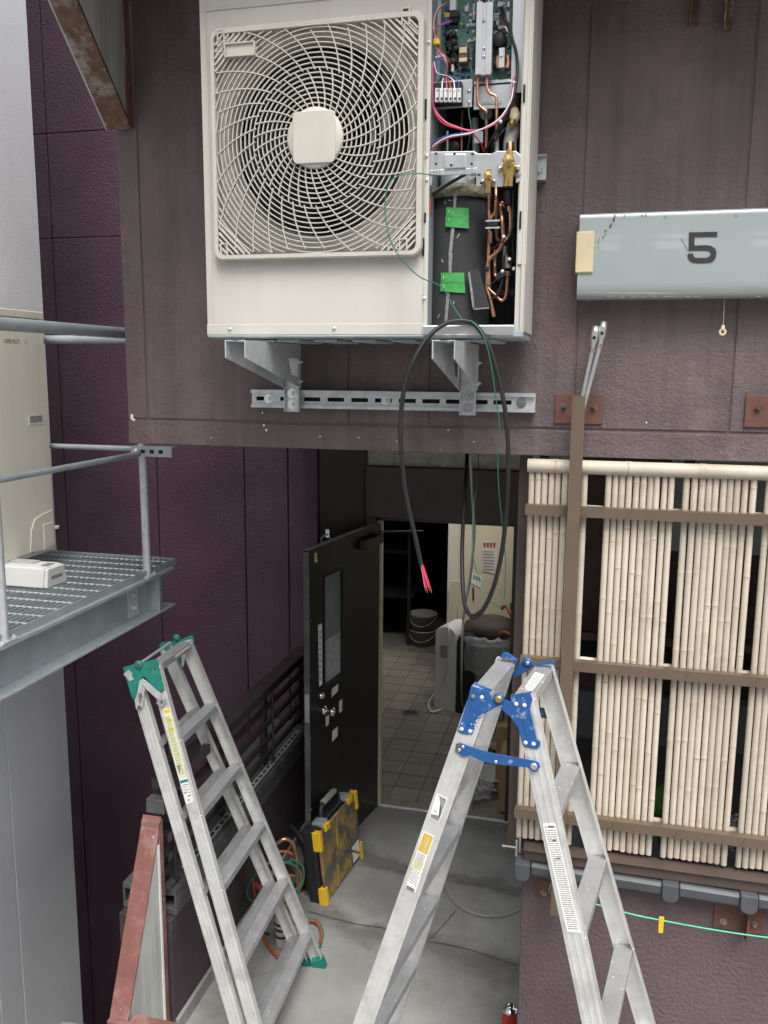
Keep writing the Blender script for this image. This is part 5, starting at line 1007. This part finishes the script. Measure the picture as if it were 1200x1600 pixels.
# ================================================================ steel platform at the left
PX, GZ = -2.0, 2.02
sp = thing('steel_platform', (-2.4, 3, 1.83), 'galvanised steel platform with grating and H beam edge at the left', 'platform')
for z in (GZ-.006, 1.834): MB().box((PX-.15, .2, z-.005), (PX+.0, 3.795, z+.005)).build('beam_flange', 'galvdull', sp, bevel=.002)
MB().box((PX-.079, .2, 1.8395), (PX-.071, 3.79, GZ-.0115)).build('beam_web', 'galvdull', sp)
MB().box((PX-.0705, 3.64, 1.8395), (PX-.004, 3.648, GZ-.0115)).build('stiffener', 'galvdull', sp)
pl_ = MB().box((PX-.0705, 3.46, 1.85), (PX-.066, 3.55, GZ-.012)).build('splice_plate', 'galv', sp, bevel=.001)
for z in (1.885, 1.95): o = MB(); bolt(o, (PX-.0655, 3.505, z), (1, 0, 0), .013, .01); o.build('bolt', 'galv', pl_)
o = MB()
for k in range(28): x = PX-.035-.0285*k; o.box((x-.0025, .3, GZ+.0002), (x+.0025, 3.84, GZ+.032)) if x > -2.79 else None
gt = o.build('grating_bars', 'galvdull', sp); tag(gt, kind='stuff')
o = MB()
for k in range(36): y = .35+k*.098; o.cyl((-2.785, y, GZ+.028), (PX-.03, y, GZ+.028), .0045, 6)
tag(o.build('grating_rods', 'galv', sp), kind='stuff')
MB().box((PX-.027, .3, GZ+.0002), (PX-.023, 3.84, GZ+.036)).build('grating_edge', 'galvdull', sp); MB().box((-2.79, 3.8402, GZ+.0002), (PX-.023, 3.8445, GZ+.036)).build('grating_edge', 'galvdull', sp)
MB().box((PX-.0225, .2, GZ-.0005), (PX-.0005, 3.79, GZ+.0035)).build('kerb_strip', 'galvdull', sp)
hr = thing('pipe_railing', (-2.05, 3, GZ), 'galvanised pipe railing round the steel platform', 'railing')
HZ = 3.14
for y in (2.56, 3.58):
    p = MB().cyl((PX-.03, y, GZ+.005), (PX-.03, y, HZ-.02), .019, 16).build('post', 'galv', hr); o = MB().box((PX-.08, y-.045, GZ+.0042), (PX+.0, y+.045, GZ+.011)); bolt(o, (PX-.012, y+.03, GZ+.011), (0, 0, 1), .008, .006); bolt(o, (PX-.012, y-.03, GZ+.011), (0, 0, 1), .008, .006); o.build('foot_plate', 'galv', p)
MB().cyl((PX, .2, HZ), (PX, 3.6, HZ), .0235, 18).build('hand_rail', 'galvdull', hr); MB().cyl((PX-.03, .2, 2.60), (PX-.03, 3.6, 2.605), .0125, 12).build('mid_rail', 'galvdull', hr)
MB().cyl((-2.8, 3.62, HZ-.02), (-1.5, 3.62, HZ-.02), .020, 16).build('hand_rail', 'galvdull', hr); MB().cyl((-2.8, 3.61, 2.622), (PX-.03, 3.61, 2.622), .0125, 12).build('mid_rail', 'galvdull', hr)
sa = thing('slotted_angle', (-1.9, 3.56, 2.6), 'short perforated steel angle joining the railing post to the wall', 'bracket')
a, b = at(204, 697, 3.545), at(222, 713, 3.545); MB().box((a.x, 3.545, b.z), (at(268, 705, 3.545).x, 3.549, a.z)).build('angle', 'galvdull', sa); MB().box((a.x, 3.5492, a.z-.003), (at(268, 705, 3.545).x, 3.60, a.z)).build('angle', 'galvdull', sa); o = MB()
for k in range(3): x = a.x+.05+k*.045; o.box((x, 3.5442, b.z+.014), (x+.022, 3.5449, a.z-.014))
o.build_each('slot', 'void', sa); o = MB().lathe((a.x+.03, 3.544, (a.z+b.z)/2), (0, -1, 0), [(0, .012), (.012, .012), (.014, 0)], 12); o.build('bolt', 'galv', sa)
# second air conditioner on the platform
a2 = thing('air_conditioner', (-2.65, 3, GZ+.1), 'tall aged cream outdoor unit standing on the steel platform at the left edge', 'air conditioner')
AX, AY, A0, A1 = -2.5, 3.555, 2.13, 3.235
MB().box((-2.785, 2.55, A0), (AX-.002, AY-.003, A1)).build('casing', 'cream2', a2, bevel=.006)
MB().box((AX-.0015, 2.55, A0+.02), (AX+.003, AY-.001, A1-.03)).build('front_panel', 'cream2', a2, bevel=.002); MB().box((AX-.0015, 2.55, A1-.028), (AX+.006, AY+.004, A1+.006)).build('top_cover', 'cream2', a2, bevel=.004)
MB().box((-2.78, AY-.0025, A0), (AX-.002, AY+.001, A1-.03)).build('corner_panel', 'galvdull', a2)
def ax_(px, py): return atx(px, py, AX+.004)
a, b = ax_(44, 648), ax_(68, 662); o = MB().box((AX+.0032, a.y, b.z), (AX+.0045, b.y, a.z)); o.build('handle', 'white', a2); a, b = ax_(46.5, 650.5), ax_(66, 659); MB().box((AX+.0046, a.y, b.z), (AX+.005, b.y, a.z)).build('handle_recess', 'seam', a2)
o = MB(); pts = [ax_(*p) for p in [(47, 863), (48, 830), (53, 812), (66, 803), (80, 797), (82, 797), (84, 858)]]; o.prism([p+V((0, 0, 0)) for p in pts], (.004, 0, 0)); o.build('valve_cover', 'cream2', a2, bevel=.0015); pts = [ax_(*p) for p in [(66, 820), (82, 815), (84, 850), (68, 858)]]; MB().prism([p+V((.0042, 0, 0)) for p in pts], (.003, 0, 0)).build('valve_cover_grip', 'cream2', a2, bevel=.001)
MB().obox(ax_(86.5, 824)+V((-.01, .006, 0)), (.02, 0, 0), (0, .012, 0), (0, 0, .007)).build('tab', 'cream2', a2, bevel=.002)
o = MB()
for px, py in ((25, 873), (51, 863)): o.lathe(ax_(px, py), (1, 0, 0), [(0, .003), (.006, .002), (.006, 0)], 10)
o.build_each('screw', 'galvdull', a2)
p0, p1 = ax_(6, 534), ax_(36, 534.5); text('SUPER MULTI', V((AX+.0035, p0.y, p0.z-.006)), (0, 1, 0), (0, 0, 1), .027, 'ink', a2, 'lettering', .0004, .60*(p1-p0).length/.115); p0 = ax_(38, 534.5); text('mini', V((AX+.0035, p0.y, p0.z-.006)), (0, 1, 0), (0, 0, 1), .02, 'seam', a2, 'lettering', .0004, .75)
o = MB().box((-2.6, 3.22, GZ+.1215), (-2.38, 3.27, GZ+.128)); o.box((-2.5, 3.235, GZ+.1282), (-2.46, 3.26, A0+.01)); o.build('foot_bracket', 'galv', a2)
ft = thing('base_block', (-2.4, 3.22, GZ+.034), 'off-white plastic base block under the aged outdoor unit', 'block')
o = MB(); z0_, z1_ = GZ+.034, GZ+.12; xa, xb = -2.75, -2.265; ya, yb = 3.145, 3.305
o.prism([(xa, ya, z0_), (xa, ya+.018, z1_), (xa, yb-.018, z1_), (xa, yb, z0_)], (xb-xa-.02, 0, 0)); o.build('block_body', 'white', ft, bevel=.006)
MB().prism([(xb-.0195, ya+.006, z0_), (xb-.0195, ya+.022, z1_-.004), (xb-.0195, yb-.022, z1_-.004), (xb-.0195, yb-.006, z0_)], (.018, 0, 0)).build('end_cap', 'white', ft, bevel=.004); MB().box((xb-.0014, 3.185, GZ+.066), (xb-.0005, 3.265, GZ+.081)).build('slot', 'seam', ft); MB().box((xb-.06, 3.20, z1_+.0003), (xb-.03, 3.25, z1_+.004)).build('clip', 'seam', ft)

# ================================================================ projecting signboards at the left corner
us = thing('sloped_signboard', (-1.8, 3.0, 3.9), 'underside of a rusty sloped signboard box projecting at the top left', 'signboard')
mb = MB(); yz = [(3.085, 3.875), (2.60, 4.36), (2.60, 4.94), (3.085, 4.94)]
MB().prism([(-1.75, y, z) for y, z in [(3.06, 3.93), (2.62, 4.37), (2.62, 4.93), (3.06, 4.93)]], (-.006, 0, 0)).build('side_panel', 'signpanel', us); MB().prism([(-1.844, y, z) for y, z in yz], (-.006, 0, 0)).build('side_panel', 'signpanel', us)
d_ = V((0, 2.60-3.085, 4.36-3.875)); L_ = d_.length; d_.normalize(); c_ = V((-1.797, 3.085, 3.875))+d_*L_/2; MB().obox(c_+V((0, .004, .004)), (.052, 0, 0), d_*L_/2, d_.cross(V((1, 0, 0)))*.005).build('bottom_plate', 'rust', us)
MB().box((-1.764, 3.0605, 3.882), (-1.744, 3.0965, 4.94)).build('back_post', 'redox', us)
mb = MB(); e_ = d_.cross(V((1, 0, 0)));
for px, py in ((130, 70), (170, 160)): pass
ls = thing('sloped_parapet', (-1.8, 3.0, 0), 'red-oxide framed sloped parapet with a weathered white side at the lower left', 'parapet')
hi, lo = V((0, 3.125, 1.085)), V((0, 2.80, .36)); d_ = (lo-hi); L_ = d_.length; d_.normalize(); n_ = V((1, 0, 0)).cross(d_); n_ = -n_ if n_.z < 0 else n_
MB().obox(V((-1.793, 0, 0))+(hi+lo)/2, (.043, 0, 0), d_*(L_/2), n_*.006).build('cap_plate', 'redox', ls, bevel=.003)
MB().prism([(-1.752, y, z) for y, z in [(3.09, .98), (2.815, .37), (2.815, -.3), (3.09, -.3)]], (-.004, 0, 0)).build('side_panel', 'signpanel', ls)
MB().box((-1.834, 3.10, -.3), (-1.75, 3.135, 1.07)).build('back_post', 'redox', ls, bevel=.002); MB().box((-1.754, 3.085, -.3), (-1.749, 3.0995, .97)).build('bead', 'label', ls)
MB().box((-1.836, 2.775, -.3), (-1.74, 2.80, .362)).build('front_post', 'redox', ls, bevel=.003)
MB().box((-1.7395, 2.775, .32), (-1.2, 2.83, .372)).build('front_rail', 'redox', ls, bevel=.003)

# ================================================================ black door, standing open
H_ = V((HX, HY-.005, 0)); Fd = V((-1.522, 4.44, 0)); dd = (Fd-H_).normalized(); DW = (Fd-H_).length; dn = V((-dd.y, dd.x, 0)); dn = dn if dn.x > 0 else -dn
dr = thing('black_door', H_, 'black steel door with a narrow wired glass window, standing open into the passage', 'door')
DH = 2.0
def dpt(a, z, o=0): return H_+dd*a+V((0, 0, z))+dn*o
DP, DN = dpt(0, 0, .0), dn
def dq(pxs, mt, nm, th=.001, lift=.0, par=None): return MB().prism([onplane(x, y, DP+DN*(lift+th), DN) for x, y in pxs], -DN*(th-.0002)).build(nm, mt, par or dr)
# leaf with an opening for the glass
wa = onplane(535, 980, DP, DN); wb = onplane(507, 985, DP, DN); a0, a1 = (wa-H_).dot(dd), (wb-H_).dot(dd); zt, zb = onplane(518, 897, DP, DN).z, onplane(512, 1068, DP, DN).z
for lo_, hi_ in (((0, .012), (DW, zb)), ((0, zt), (DW, DH)), ((0, zb), (a0, zt)), ((a1, zb), (DW, zt))):
    c = dpt((lo_[0]+hi_[0])/2, (lo_[1]+hi_[1])/2, -.018); MB().obox(c, dd*(hi_[0]-lo_[0])/2, V((0, 0, (hi_[1]-lo_[1])/2)), dn*.018).build('door_panel', 'doorblack', dr)
gz_ = MB().obox(dpt((a0+a1)/2, (zb+zt)/2, -.016), dd*(a1-a0)/2, V((0, 0, (zt-zb)/2)), dn*.003).build('glass', 'paneglass', dr)
zs = onplane(512, 1000, DP, DN).z; MB().obox(dpt((a0+a1)/2, (zb+zs)/2, -.0115), dd*((a1-a0)/2-.004), V((0, 0, (zs-zb)/2-.004)), dn*.001).build('film', 'poly', gz_)
mb = MB(); t = .008
for lo_, hi_ in (((a0-t, zb-t), (a1+t, zb)), ((a0-t, zt), (a1+t, zt+t)), ((a0-t, zb), (a0, zt)), ((a1, zb), (a1+t, zt))): mb.obox(dpt((lo_[0]+hi_[0])/2, (lo_[1]+hi_[1])/2, .003), dd*(hi_[0]-lo_[0])/2, V((0, 0, (hi_[1]-lo_[1])/2)), dn*.003)
mb.build('window_frame', 'railblack', dr)
MB().obox(dpt(DW/2, DH+.001, -.018), dd*DW/2, V((0, 0, .001)), dn*.018).build('top_edge', 'greyhose', dr); MB().obox(dpt(DW+.001, DH/2, -.018), dd*.001, V((0, 0, DH/2-.012)), dn*.018).build('free_edge', 'ledge', dr)
zl0, zl1 = 1.03, 1.20
MB().obox(dpt(DW+.0032, onplane(488, 1105, DP, DN).z, -.018), dd*.001, V((0, 0, .085)), dn*.014).build('latch_plate', 'zinc', dr)
dq([(497, 977), (503, 974), (503.5, 1069), (499, 1073)], 'label', 'notice_strip', .001); mb = MB()
for k in range(9): y = 985+k*9; mb.prism([onplane(x, yy, DP+DN*.0014, DN) for x, yy in ((499, y), (501, y-.5), (501.2, y+5), (499.4, y+5.5))], DN*.0003)
mb.build('small_print', 'grey_ink', dr)
for q_ in ([(519, 1076), (529, 1068), (528, 1080), (518, 1090)], [(530, 1096), (535, 1092), (534.5, 1111), (530, 1114)], [(509, 1120), (514.5, 1117), (514, 1131), (509.5, 1136)], [(519.5, 1142), (528, 1135), (527.5, 1150), (519, 1159)], [(491, 865), (495.5, 863), (496, 878), (491.5, 879)]): dq(q_, 'ylabel' if q_[0][1] < 900 else 'paper', 'sticker', .001)
def door_knob(p, side, k=1.):
    o = MB().lathe(p, dn*side, [(.028*k, 0), (.028*k, .006), (.012*k, .012), (.011*k, .03), (.020*k, .036), (.027*k, .05), (.025*k, .062), (.014*k, .070), (0, .071)], 24); return o
kp = onplane(507, 1110, DP, DN); door_knob(kp, 1).build('door_knob', 'chrome', dr); door_knob(kp-dn*.036, -1).build('door_knob', 'chrome', dr)
kl = onplane(502, 1087, DP, DN); MB().lathe(kl, dn, [(.020, 0), (.018, .014), (.008, .015), (.007, .022), (0, .022)], 20).build('deadbolt', 'chrome', dr)
mb = MB()
for py in (880, 970, 1056, 1155, 1265): mb.lathe(onplane(486, py, DP, DN), dn, [(0, .002), (.004, .001), (.004, 0)], 8)
mb.build_each('screw', 'bright', dr)
ca, cb = onplane(562, 845, DP, DN), onplane(590, 838, DP, DN); a_, b_ = (ca-H_).dot(dd), (cb-H_).dot(dd); zc = onplane(575, 846, DP, DN).z
cl = MB().obox(dpt((a_+b_)/2, zc, .024), dd*abs(a_-b_)/2, V((0, 0, .032)), dn*.023).build('door_closer', 'brownold', dr, bevel=.005)
MB().obox((dpt(b_+.03, zc+.045, .03)+V((-1.08, 5.44, zc+.045)))/2, (V((-1.08, 5.44, zc+.045))-dpt(b_+.03, zc+.045, .03))/2, V((0, 0, .004)), V((.01, -.01, 0))).build('closer_arm', 'railblack', dr)
# hook above the door edge
hk = thing('wall_hook', at(511, 832, 5.1), 'small metal hasp hanging on the wall above the open door corner', 'hook')
c = at(512, 832, 5.11); MB().box((c.x-.012, 5.105, c.z-.03), (c.x+.012, 5.114, c.z+.02)).build('hasp_plate', 'bright', hk); MB().tube(smooth_path([c+V((0, -.012, -.01)), c+V((-.03, -.02, -.03)), c+V((-.03, -.02, -.06)), c+V((.02, -.02, -.07)), c+V((.02, -.012, -.03))], 5), .005, 8).build('hasp_ring', 'galvdull', hk)

# ================================================================ things on the passage floor
tc = thing('tool_case', (-1.33, 4.5, 0), 'black and yellow organiser case standing against the open door', 'tool case')
pA, pB = atz(512, 1416, 0), atz(569, 1338, 0); e1 = (pB-pA).normalized(); LW = (pB-pA).length; nn_ = V((e1.y, -e1.x, 0)); nn_ = nn_ if nn_.x > 0 else -nn_
lean = V((0, 0, 1)).lerp(-nn_, .10).normalized(); fn = e1.cross(lean); fn = fn if fn.dot(nn_) > 0 else -fn
CH = .44; TH = .11
def cp_(a, h, o=0): return pA+e1*a*LW+lean*h*CH+fn*o
MB().obox(cp_(.5, .5, -TH/2-.02), e1*LW/2, lean*(CH/2), fn*(TH/2-.016)).build('case_body', 'case', tc, bevel=.012)
MB().obox(cp_(.5, .5, -.018), e1*(LW/2-.012), lean*(CH/2-.014), fn*.009).build('lid', 'amber', tc, bevel=.008)
for (a_, h_) in ((.03, .10), (.03, .86), (.97, .10), (.97, .86)): MB().obox(cp_(a_, h_, -.026), e1*.018, lean*.058, fn*.026).build('corner_guard', 'yellow', tc, bevel=.006)
for a0_, h0_, a1_, h1_ in ((.32, .06, .45, .93), (.66, .06, .56, .93), (.45, .5, .9, .12)):
    p, q_ = cp_(a0_, h0_, -.006), cp_(a1_, h1_, -.006); MB().obox((p+q_)/2, (q_-p)/2, (q_-p).normalized().cross(fn)*.008, fn*.005).build('lid_rib', 'amber', tc, bevel=.003)
for a_ in (.2, .8): MB().obox(cp_(a_, 1.0, -.05), e1*.035, lean*.014, fn*.035).build('latch', 'galvdull', tc, bevel=.004); MB().obox(cp_(a_, .96, -.012), e1*.03, lean*.02, fn*.014).build('latch_base', 'yellow', tc, bevel=.004)
hp = [cp_(.28, 1.0, -.06), cp_(.29, 1.13, -.06), cp_(.34, 1.17, -.06), cp_(.66, 1.17, -.06), cp_(.71, 1.13, -.06), cp_(.72, 1.0, -.06)]
MB().tube(hp, .014, 10).build('handle', 'case', tc); MB().obox(cp_(.5, 1.18, -.06), e1*.085, lean*.012, fn*.017).build('handle_grip', 'greyhose', tc, bevel=.006)
MB().obox(cp_(.82, .2, -.004), e1*.05, lean*.05, fn*.001).build('sticker', 'label', tc)
# manifold hoses hanging behind the folded ladder
rh = random.Random(3)
def loops(c, r0, r1, turns, tilt, seed):
    q = random.Random(seed); P = []
    for k in range(int(turns*14)+1):
        a = k/14*2*math.pi; r = r0+(r1-r0)*k/(turns*14)+q.uniform(-.016, .016); P.append(V(c)+V((r*math.cos(a)*tilt[0], r*math.cos(a)*tilt[1]+k*.0015, r*math.sin(a)*tilt[2])))
    return P
hs_ = thing('hose_coil', (-1.55, 4.0, 0), 'tangled coil of orange and green refrigerant hoses behind the folded ladder', 'hoses')
for k, (mt, c, r0_, r1_, tn_) in enumerate((('orange', (-1.58, 4.0, .26), .12, .15, 1.3), ('wgreen', (-1.57, 3.97, .25), .14, .17, 1.2), ('orange', (-1.57, 4.03, .20), .10, .13, 1.1))): MB().tube(smooth_path(loops(c, r0_, r1_, tn_, (.75, .6, 1), k), 3), .0075, 8).build('hose', mt, hs_)
for mt, pp, r in (('orange', [(400, 1380, .32), (425, 1420, .12), (440, 1445, .02), (462, 1440, .02)], .009), ('orange', [(405, 1450, .02), (420, 1478, .012), (440, 1500, .012), (470, 1510, .012)], .009), ('orange', [(480, 1438, .03), (494, 1440, .03), (502, 1455, .02), (501, 1475, .012)], .009), ('wgreen', [(404, 1410, .20), (398, 1432, .1), (400, 1450, .02), (420, 1460, .012)], .008), ('wgreen', [(483, 1436, .04), (497, 1440, .03), (504, 1458, .02), (500, 1480, .012)], .006), ('copper', [(432, 1318, .48), (446, 1311, .5), (458, 1320, .46), (463, 1345, .36), (464, 1372, .24)], .011), ('wred', [(352, 1253, .62), (340, 1235, .72), (348, 1268, .5), (366, 1295, .4)], .010)):
    MB().tube(smooth_path([atz(px, py, z) for px, py, z in pp], 8), r, 8).build('hose', mt, hs_)
gc_ = thing('gas_canister', atz(440, 1478, 0), 'white refrigerant canister with dark bands among the hoses', 'canister'); c = atz(441, 1475, 0); MB().lathe(c, (0, 0, 1), [(0, 0), (.033, 0), (.035, .005), (.035, .17), (.028, .19), (.012, .2), (.012, .225), (0, .225)], 20).build('canister_body', 'label', gc_)
for h in (.05, .09, .12): MB().lathe(c, (0, 0, 1), [(.0353, h), (.0358, h+.001), (.0358, h+.014), (.0353, h+.015)], 20).build('band', 'ink', gc_)
bb = thing('black_tool_bag', atz(475, 1415, 0), 'black tool bag slumped beside the organiser case', 'bag'); c = atz(478, 1400, 0)
MB().ball(c+V((-.10, .05, .07)), .11, 14, (.9, 1.1, .65)).build('bag_body', 'case', bb); MB().tube(smooth_path([c+V((-.16, .2, .30)), c+V((-.05, .1, .28)), c+V((.04, .03, .14)), c+V((.07, -.02, .03))], 6), .016, 8).build('strap', 'case', bb); MB().tube(smooth_path([c+V((-.13, .2, .27)), c+V((-.02, .06, .2)), c+V((.02, -.02, .05))], 6), .012, 8).build('strap', 'black', bb)
tag(MB().tube(smooth_path([atz(*p, .008) for p in [(700, 1330), (695, 1365), (699, 1392), (716, 1415), (742, 1428), (770, 1432), (795, 1428), (822, 1416)]], 8), .008, 8).build('floor_cable', 'greyhose'), 'grey cable curving across the passage floor towards the garden wall', 'cable')
sc = thing('spray_can', atz(797, 1612, 0), 'small red gas can with a silver top at the bottom edge', 'can'); c = V((-.268, 3.56, 0))
MB().lathe(c, (0, 0, 1), [(0, 0), (.034, 0), (.035, .003), (.035, .10), (.034, .104)], 24).build('can_body', 'redpaint', sc); MB().lathe(c, (0, 0, 1), [(.034, .1045), (.0355, .107), (.0355, .112), (.030, .120), (.018, .126), (.018, .134), (.012, .136), (0, .136)], 24).build('can_top', 'chrome', sc)
# ================================================================ inside the doorway
ap = thing('air_purifier', (-1.2, 7.3, 0), 'white and black air purifier standing inside the doorway', 'air purifier')
a, b = atz(678, 1106, 0), atz(712, 1114, 0); e1 = (b-a).normalized(); bk = V((-e1.y, e1.x, 0)); Hh = .92
def prf(lo, hi, o0, o1, mt, nm, cap=.10):
    P = []
    for k in range(7): t = math.pi/2*k/6; P.append((o0+cap*(1-math.cos(t))*1.0, Hh-cap+cap*math.sin(t)))
    P = [(o0, 0)]+P+[(o1, Hh), (o1, 0)]; return MB().prism([a+e1*lo+bk*y+V((0, 0, z)) for y, z in P], e1*(hi-lo)).build(nm, mt, ap, bevel=.01)
W_ = (b-a).length
def shell(x0, x1, hh, d0, d1, mt, nm):
    P = []
    for cx_, cy_, st in ((x1-.09, hh-.09, 0), (x0+.09, hh-.09, 90)):
        for k in range(6): t = math.radians(st+90*k/5); P.append((cx_+.09*math.cos(t), cy_+.09*math.sin(t)))
    P = [(x1, 0)]+P+[(x0, 0)]; return MB().prism([a+e1*x+bk*d0+V((0, 0, z)) for x, z in P], bk*(d1-d0)).build(nm, mt, ap, bevel=.008)
shell(0, W_*.95, .77, 0, .28, 'white', 'side_shell'); shell(W_*.97, W_*1.75, .73, .01, .32, 'case', 'front_panel')
MB().obox(a+e1*.09+V((0, 0, .55))-bk*.003, e1*.035, V((0, 0, .05)), bk*.002).build('tag', 'greyhose', ap)
tag(MB().tube(smooth_path([atz(*p) for p in [(699, 975, .80), (702, 990, .74), (700, 1030, .5), (694, 1060, .3), (680, 1082, .02), (670, 1098, .02), (674, 1112, .02), (690, 1108, .02)]], 8), .007, 8).build('power_cord', 'white'), 'white power cord looping down beside the air purifier', 'cord')
tb_ = thing('waste_bin', (-.86, 7.36, 0), 'ribbed grey waste bin lined with a clear film bag', 'bin'); c = V((-.86, 7.36, 0))
MB().lathe(c, (0, 0, 1), [(0, 0), (.19, 0), (.20, .01), (.235, .62), (.245, .63), (.245, .66), (.22, .66), (.19, .1)], 28).build('bin_body', 'binplast', tb_)
mb = MB()
for k in range(14): t = k/14*2*math.pi; p = c+V((math.cos(t)*.205, math.sin(t)*.205, .05)); q_ = c+V((math.cos(t)*.238, math.sin(t)*.238, .58)); mb.tube([p, q_], .009, 6)
mb.build_each('bin_rib', 'binplast', tb_)
mb = MB(); rw = random.Random(6); nv = 40; rowsP = []
for i, (r, h) in enumerate(((.255, .40), (.268, .52), (.262, .64), (.27, .70), (.25, .72), (.22, .66))): rowsP.append([c+V((math.cos(2*math.pi*k/nv)*(r+rw.uniform(-.012, .012)), math.sin(2*math.pi*k/nv)*(r+rw.uniform(-.012, .012)), h+rw.uniform(-.02, .02))) for k in range(nv)])
mb.add([p for R_ in rowsP for p in R_], [(i*nv+k, i*nv+(k+1) % nv, (i+1)*nv+(k+1) % nv, (i+1)*nv+k) for i in range(5) for k in range(nv)], True); mb.build('film_bag', 'poly', tb_)
bg_ = tag(MB().ball(c+V((.02, .05, .73)), .23, 16, (1.1, .85, .5)).build('brown_bag', 'bag'), 'brown bag lying on top of the waste bin', 'bag')
tag(MB().tube(smooth_path([c+V((.10, -.12, .72)), c+V((.16, -.18, .77)), c+V((.24, -.16, .74)), c+V((.26, -.06, .80)), c+V((.19, .02, .88)), c+V((.14, .08, .93)), c+V((.10, .1, .9))], 6), .016, 8).build('orange_strap', 'orange'), 'orange strap lying on the brown bag', 'strap')
for k, (px, py, dz, lb) in enumerate(((663, 1006, 0, 'white bucket on the floor at the back of the dark room'), (664, 1006, .175, 'upper white bucket stacked on the lower one in the dark room'))):
    cb_ = thing('bucket', (-1.8, 9.0, dz), lb, 'bucket', 'white buckets in the dark room'); c = V((-1.77, 9.0, dz)); MB().lathe(c, (0, 0, 1), [(0, 0), (.12, 0), (.150, .165), (.157, .166), (.157, .18), (.145, .18), (.118, .02), (0, .02)], 24).build('bucket_body', 'seam', cb_)
    MB().tube(smooth_path([c+V((-.155, 0, .15)), c+V((-.1, -.14, .10)), c+V((0, -.17, .07)), c+V((.1, -.14, .10)), c+V((.155, 0, .15))], 5), .004, 6).build('bail', 'greyhose', cb_)
tag(MB().obox((at(705, 940, 7.75).x, 7.75, .52), (.045, .0, .0), (0, .012, 0), (.03, .06, .52)).build('plank', 'plank'), 'pale wooden plank leaning behind the air purifier', 'plank')
db = thing('dark_shelf', (-2.2, 8.6, 0), 'dark cluttered shelf rack deep in the room', 'shelf')
for z in (.5, 1.0, 1.5): MB().box((-3.2, 9.0, z), (-1.9, 9.5, z+.03)).build('shelf_board', 'void', db)
for x in (-3.2, -1.93): MB().box((x, 8.9, 0), (x+.03, 8.93, 1.9)).build('upright', 'dark', db)
dg_ = thing('floor_drain', (-1.49, 7.07, 0), 'round dark drain cover in the tiled floor', 'drain'); MB().lathe((-1.49, 7.07, .0005), (0, 0, 1), [(0, .003), (.075, .003), (.08, 0)], 24).build('drain_cover', 'ledge', dg_); mb = MB()
for k in range(5): mb.box((-1.54+k*.022, 7.03, .0037), (-1.53+k*.022, 7.11, .0042))
mb.build_each('slot', 'void', dg_)
mb = MB(); c = atz(745, 1232, .06); rb_ = random.Random(14)
n1, n2 = 18, 12; vs = []
for i in range(n2+1):
    for k in range(n1): a_ = math.pi*i/n2; b_ = 2*math.pi*k/n1; r = .09*(1+rb_.uniform(-.3, .2)); vs.append(c+V((r*1.35*math.sin(a_)*math.cos(b_), r*1.1*math.sin(a_)*math.sin(b_), max(-.058, r*.8*math.cos(a_)))))
mb.add(vs, [(i*n1+k, (i+1)*n1+k, (i+1)*n1+(k+1) % n1, i*n1+(k+1) % n1) for i in range(n2) for k in range(n1)]); tag(mb.build('film_bundle', 'poly'), 'crumpled clear plastic film on the tiles just inside the door', 'plastic film')
cbx = thing('cardboard_box', (-.45, 5.85, 0), 'narrow brown cardboard box standing by the right door jamb', 'box'); MB().box((-.60, 5.80, .002), (-.40, 6.1, .50)).build('box_body', 'card', cbx, bevel=.003); MB().box((-.60, 5.80, .501), (-.5, 6.1, .506)).build('box_flap', 'card', cbx)
tag(MB().box((-.545, 5.54, .006), (-.42, 5.78, .42)).build('flat_card', 'card'), 'flat cardboard sheet pack leaning at the right of the doorway', 'cardboard')
tag(MB().obox((-.62, 6.0, .57), (.05, 0, .0), (0, .1, .02), (0, -.01, .06)).build('pale_blue_box', 'bluebox', bevel=.006), 'pale blue carton on the cardboard box', 'carton')
br = thing('hand_brush', (-.55, 5.9, .53), 'green bristled hand brush with a grey back by the door jamb', 'brush'); e_ = V((.16, .05, -.07)); c = at(782, 1172, 5.9)
MB().obox(c+V((0, 0, .012)), e_*.75, V((.012, -.04, .0)), V((.006, 0, .012))).build('brush_back', 'plank', br, bevel=.004); mb = MB()
for k in range(60): p = c+e_*rb_.uniform(-.7, .7)+V((.01, -.04, 0))*rb_.uniform(-.9, .9); mb.cyl(p, p+V((-.02, -.01, -.05)), .004, 4)
mb.build('bristles', 'brushgreen', br)
bo = thing('spray_bottle', at(785, 1130, 6.0), 'white spray bottle with a black trigger beside the right door jamb', 'bottle'); c = at(786, 1150, 6.0); MB().lathe(c, (0, 0, 1), [(0, 0), (.045, 0), (.047, .01), (.047, .12), (.02, .17), (.018, .2), (0, .2)], 18).build('bottle_body', 'white', bo); MB().obox(c+V((-.01, -.02, .215)), (.02, 0, 0), (0, .045, 0), (0, 0, .015)).build('trigger_head', 'case', bo, bevel=.004); MB().obox(c+V((0, -.05, .17)), (.006, 0, 0), (0, .006, .004), (0, .006, .04)).build('trigger', 'case', bo)
wb_ = tag(MB().lathe((-.66, 5.9, .001), (0, 0, 1), [(0, 0), (.11, 0), (.13, .09), (.136, .09), (.136, .10), (.12, .10), (.10, .01), (0, .01)], 24).build('white_basin', 'white'), 'white plastic basin beside the cardboard box', 'basin')
# duct stub on the old ledge
jb = tag(MB().box((-1.83, 3.14, 1.085), (-1.745, 3.19, 1.15)).build('junction_cover', 'ledge', bevel=.003), 'small grey box at the near end of the black railing', 'box')
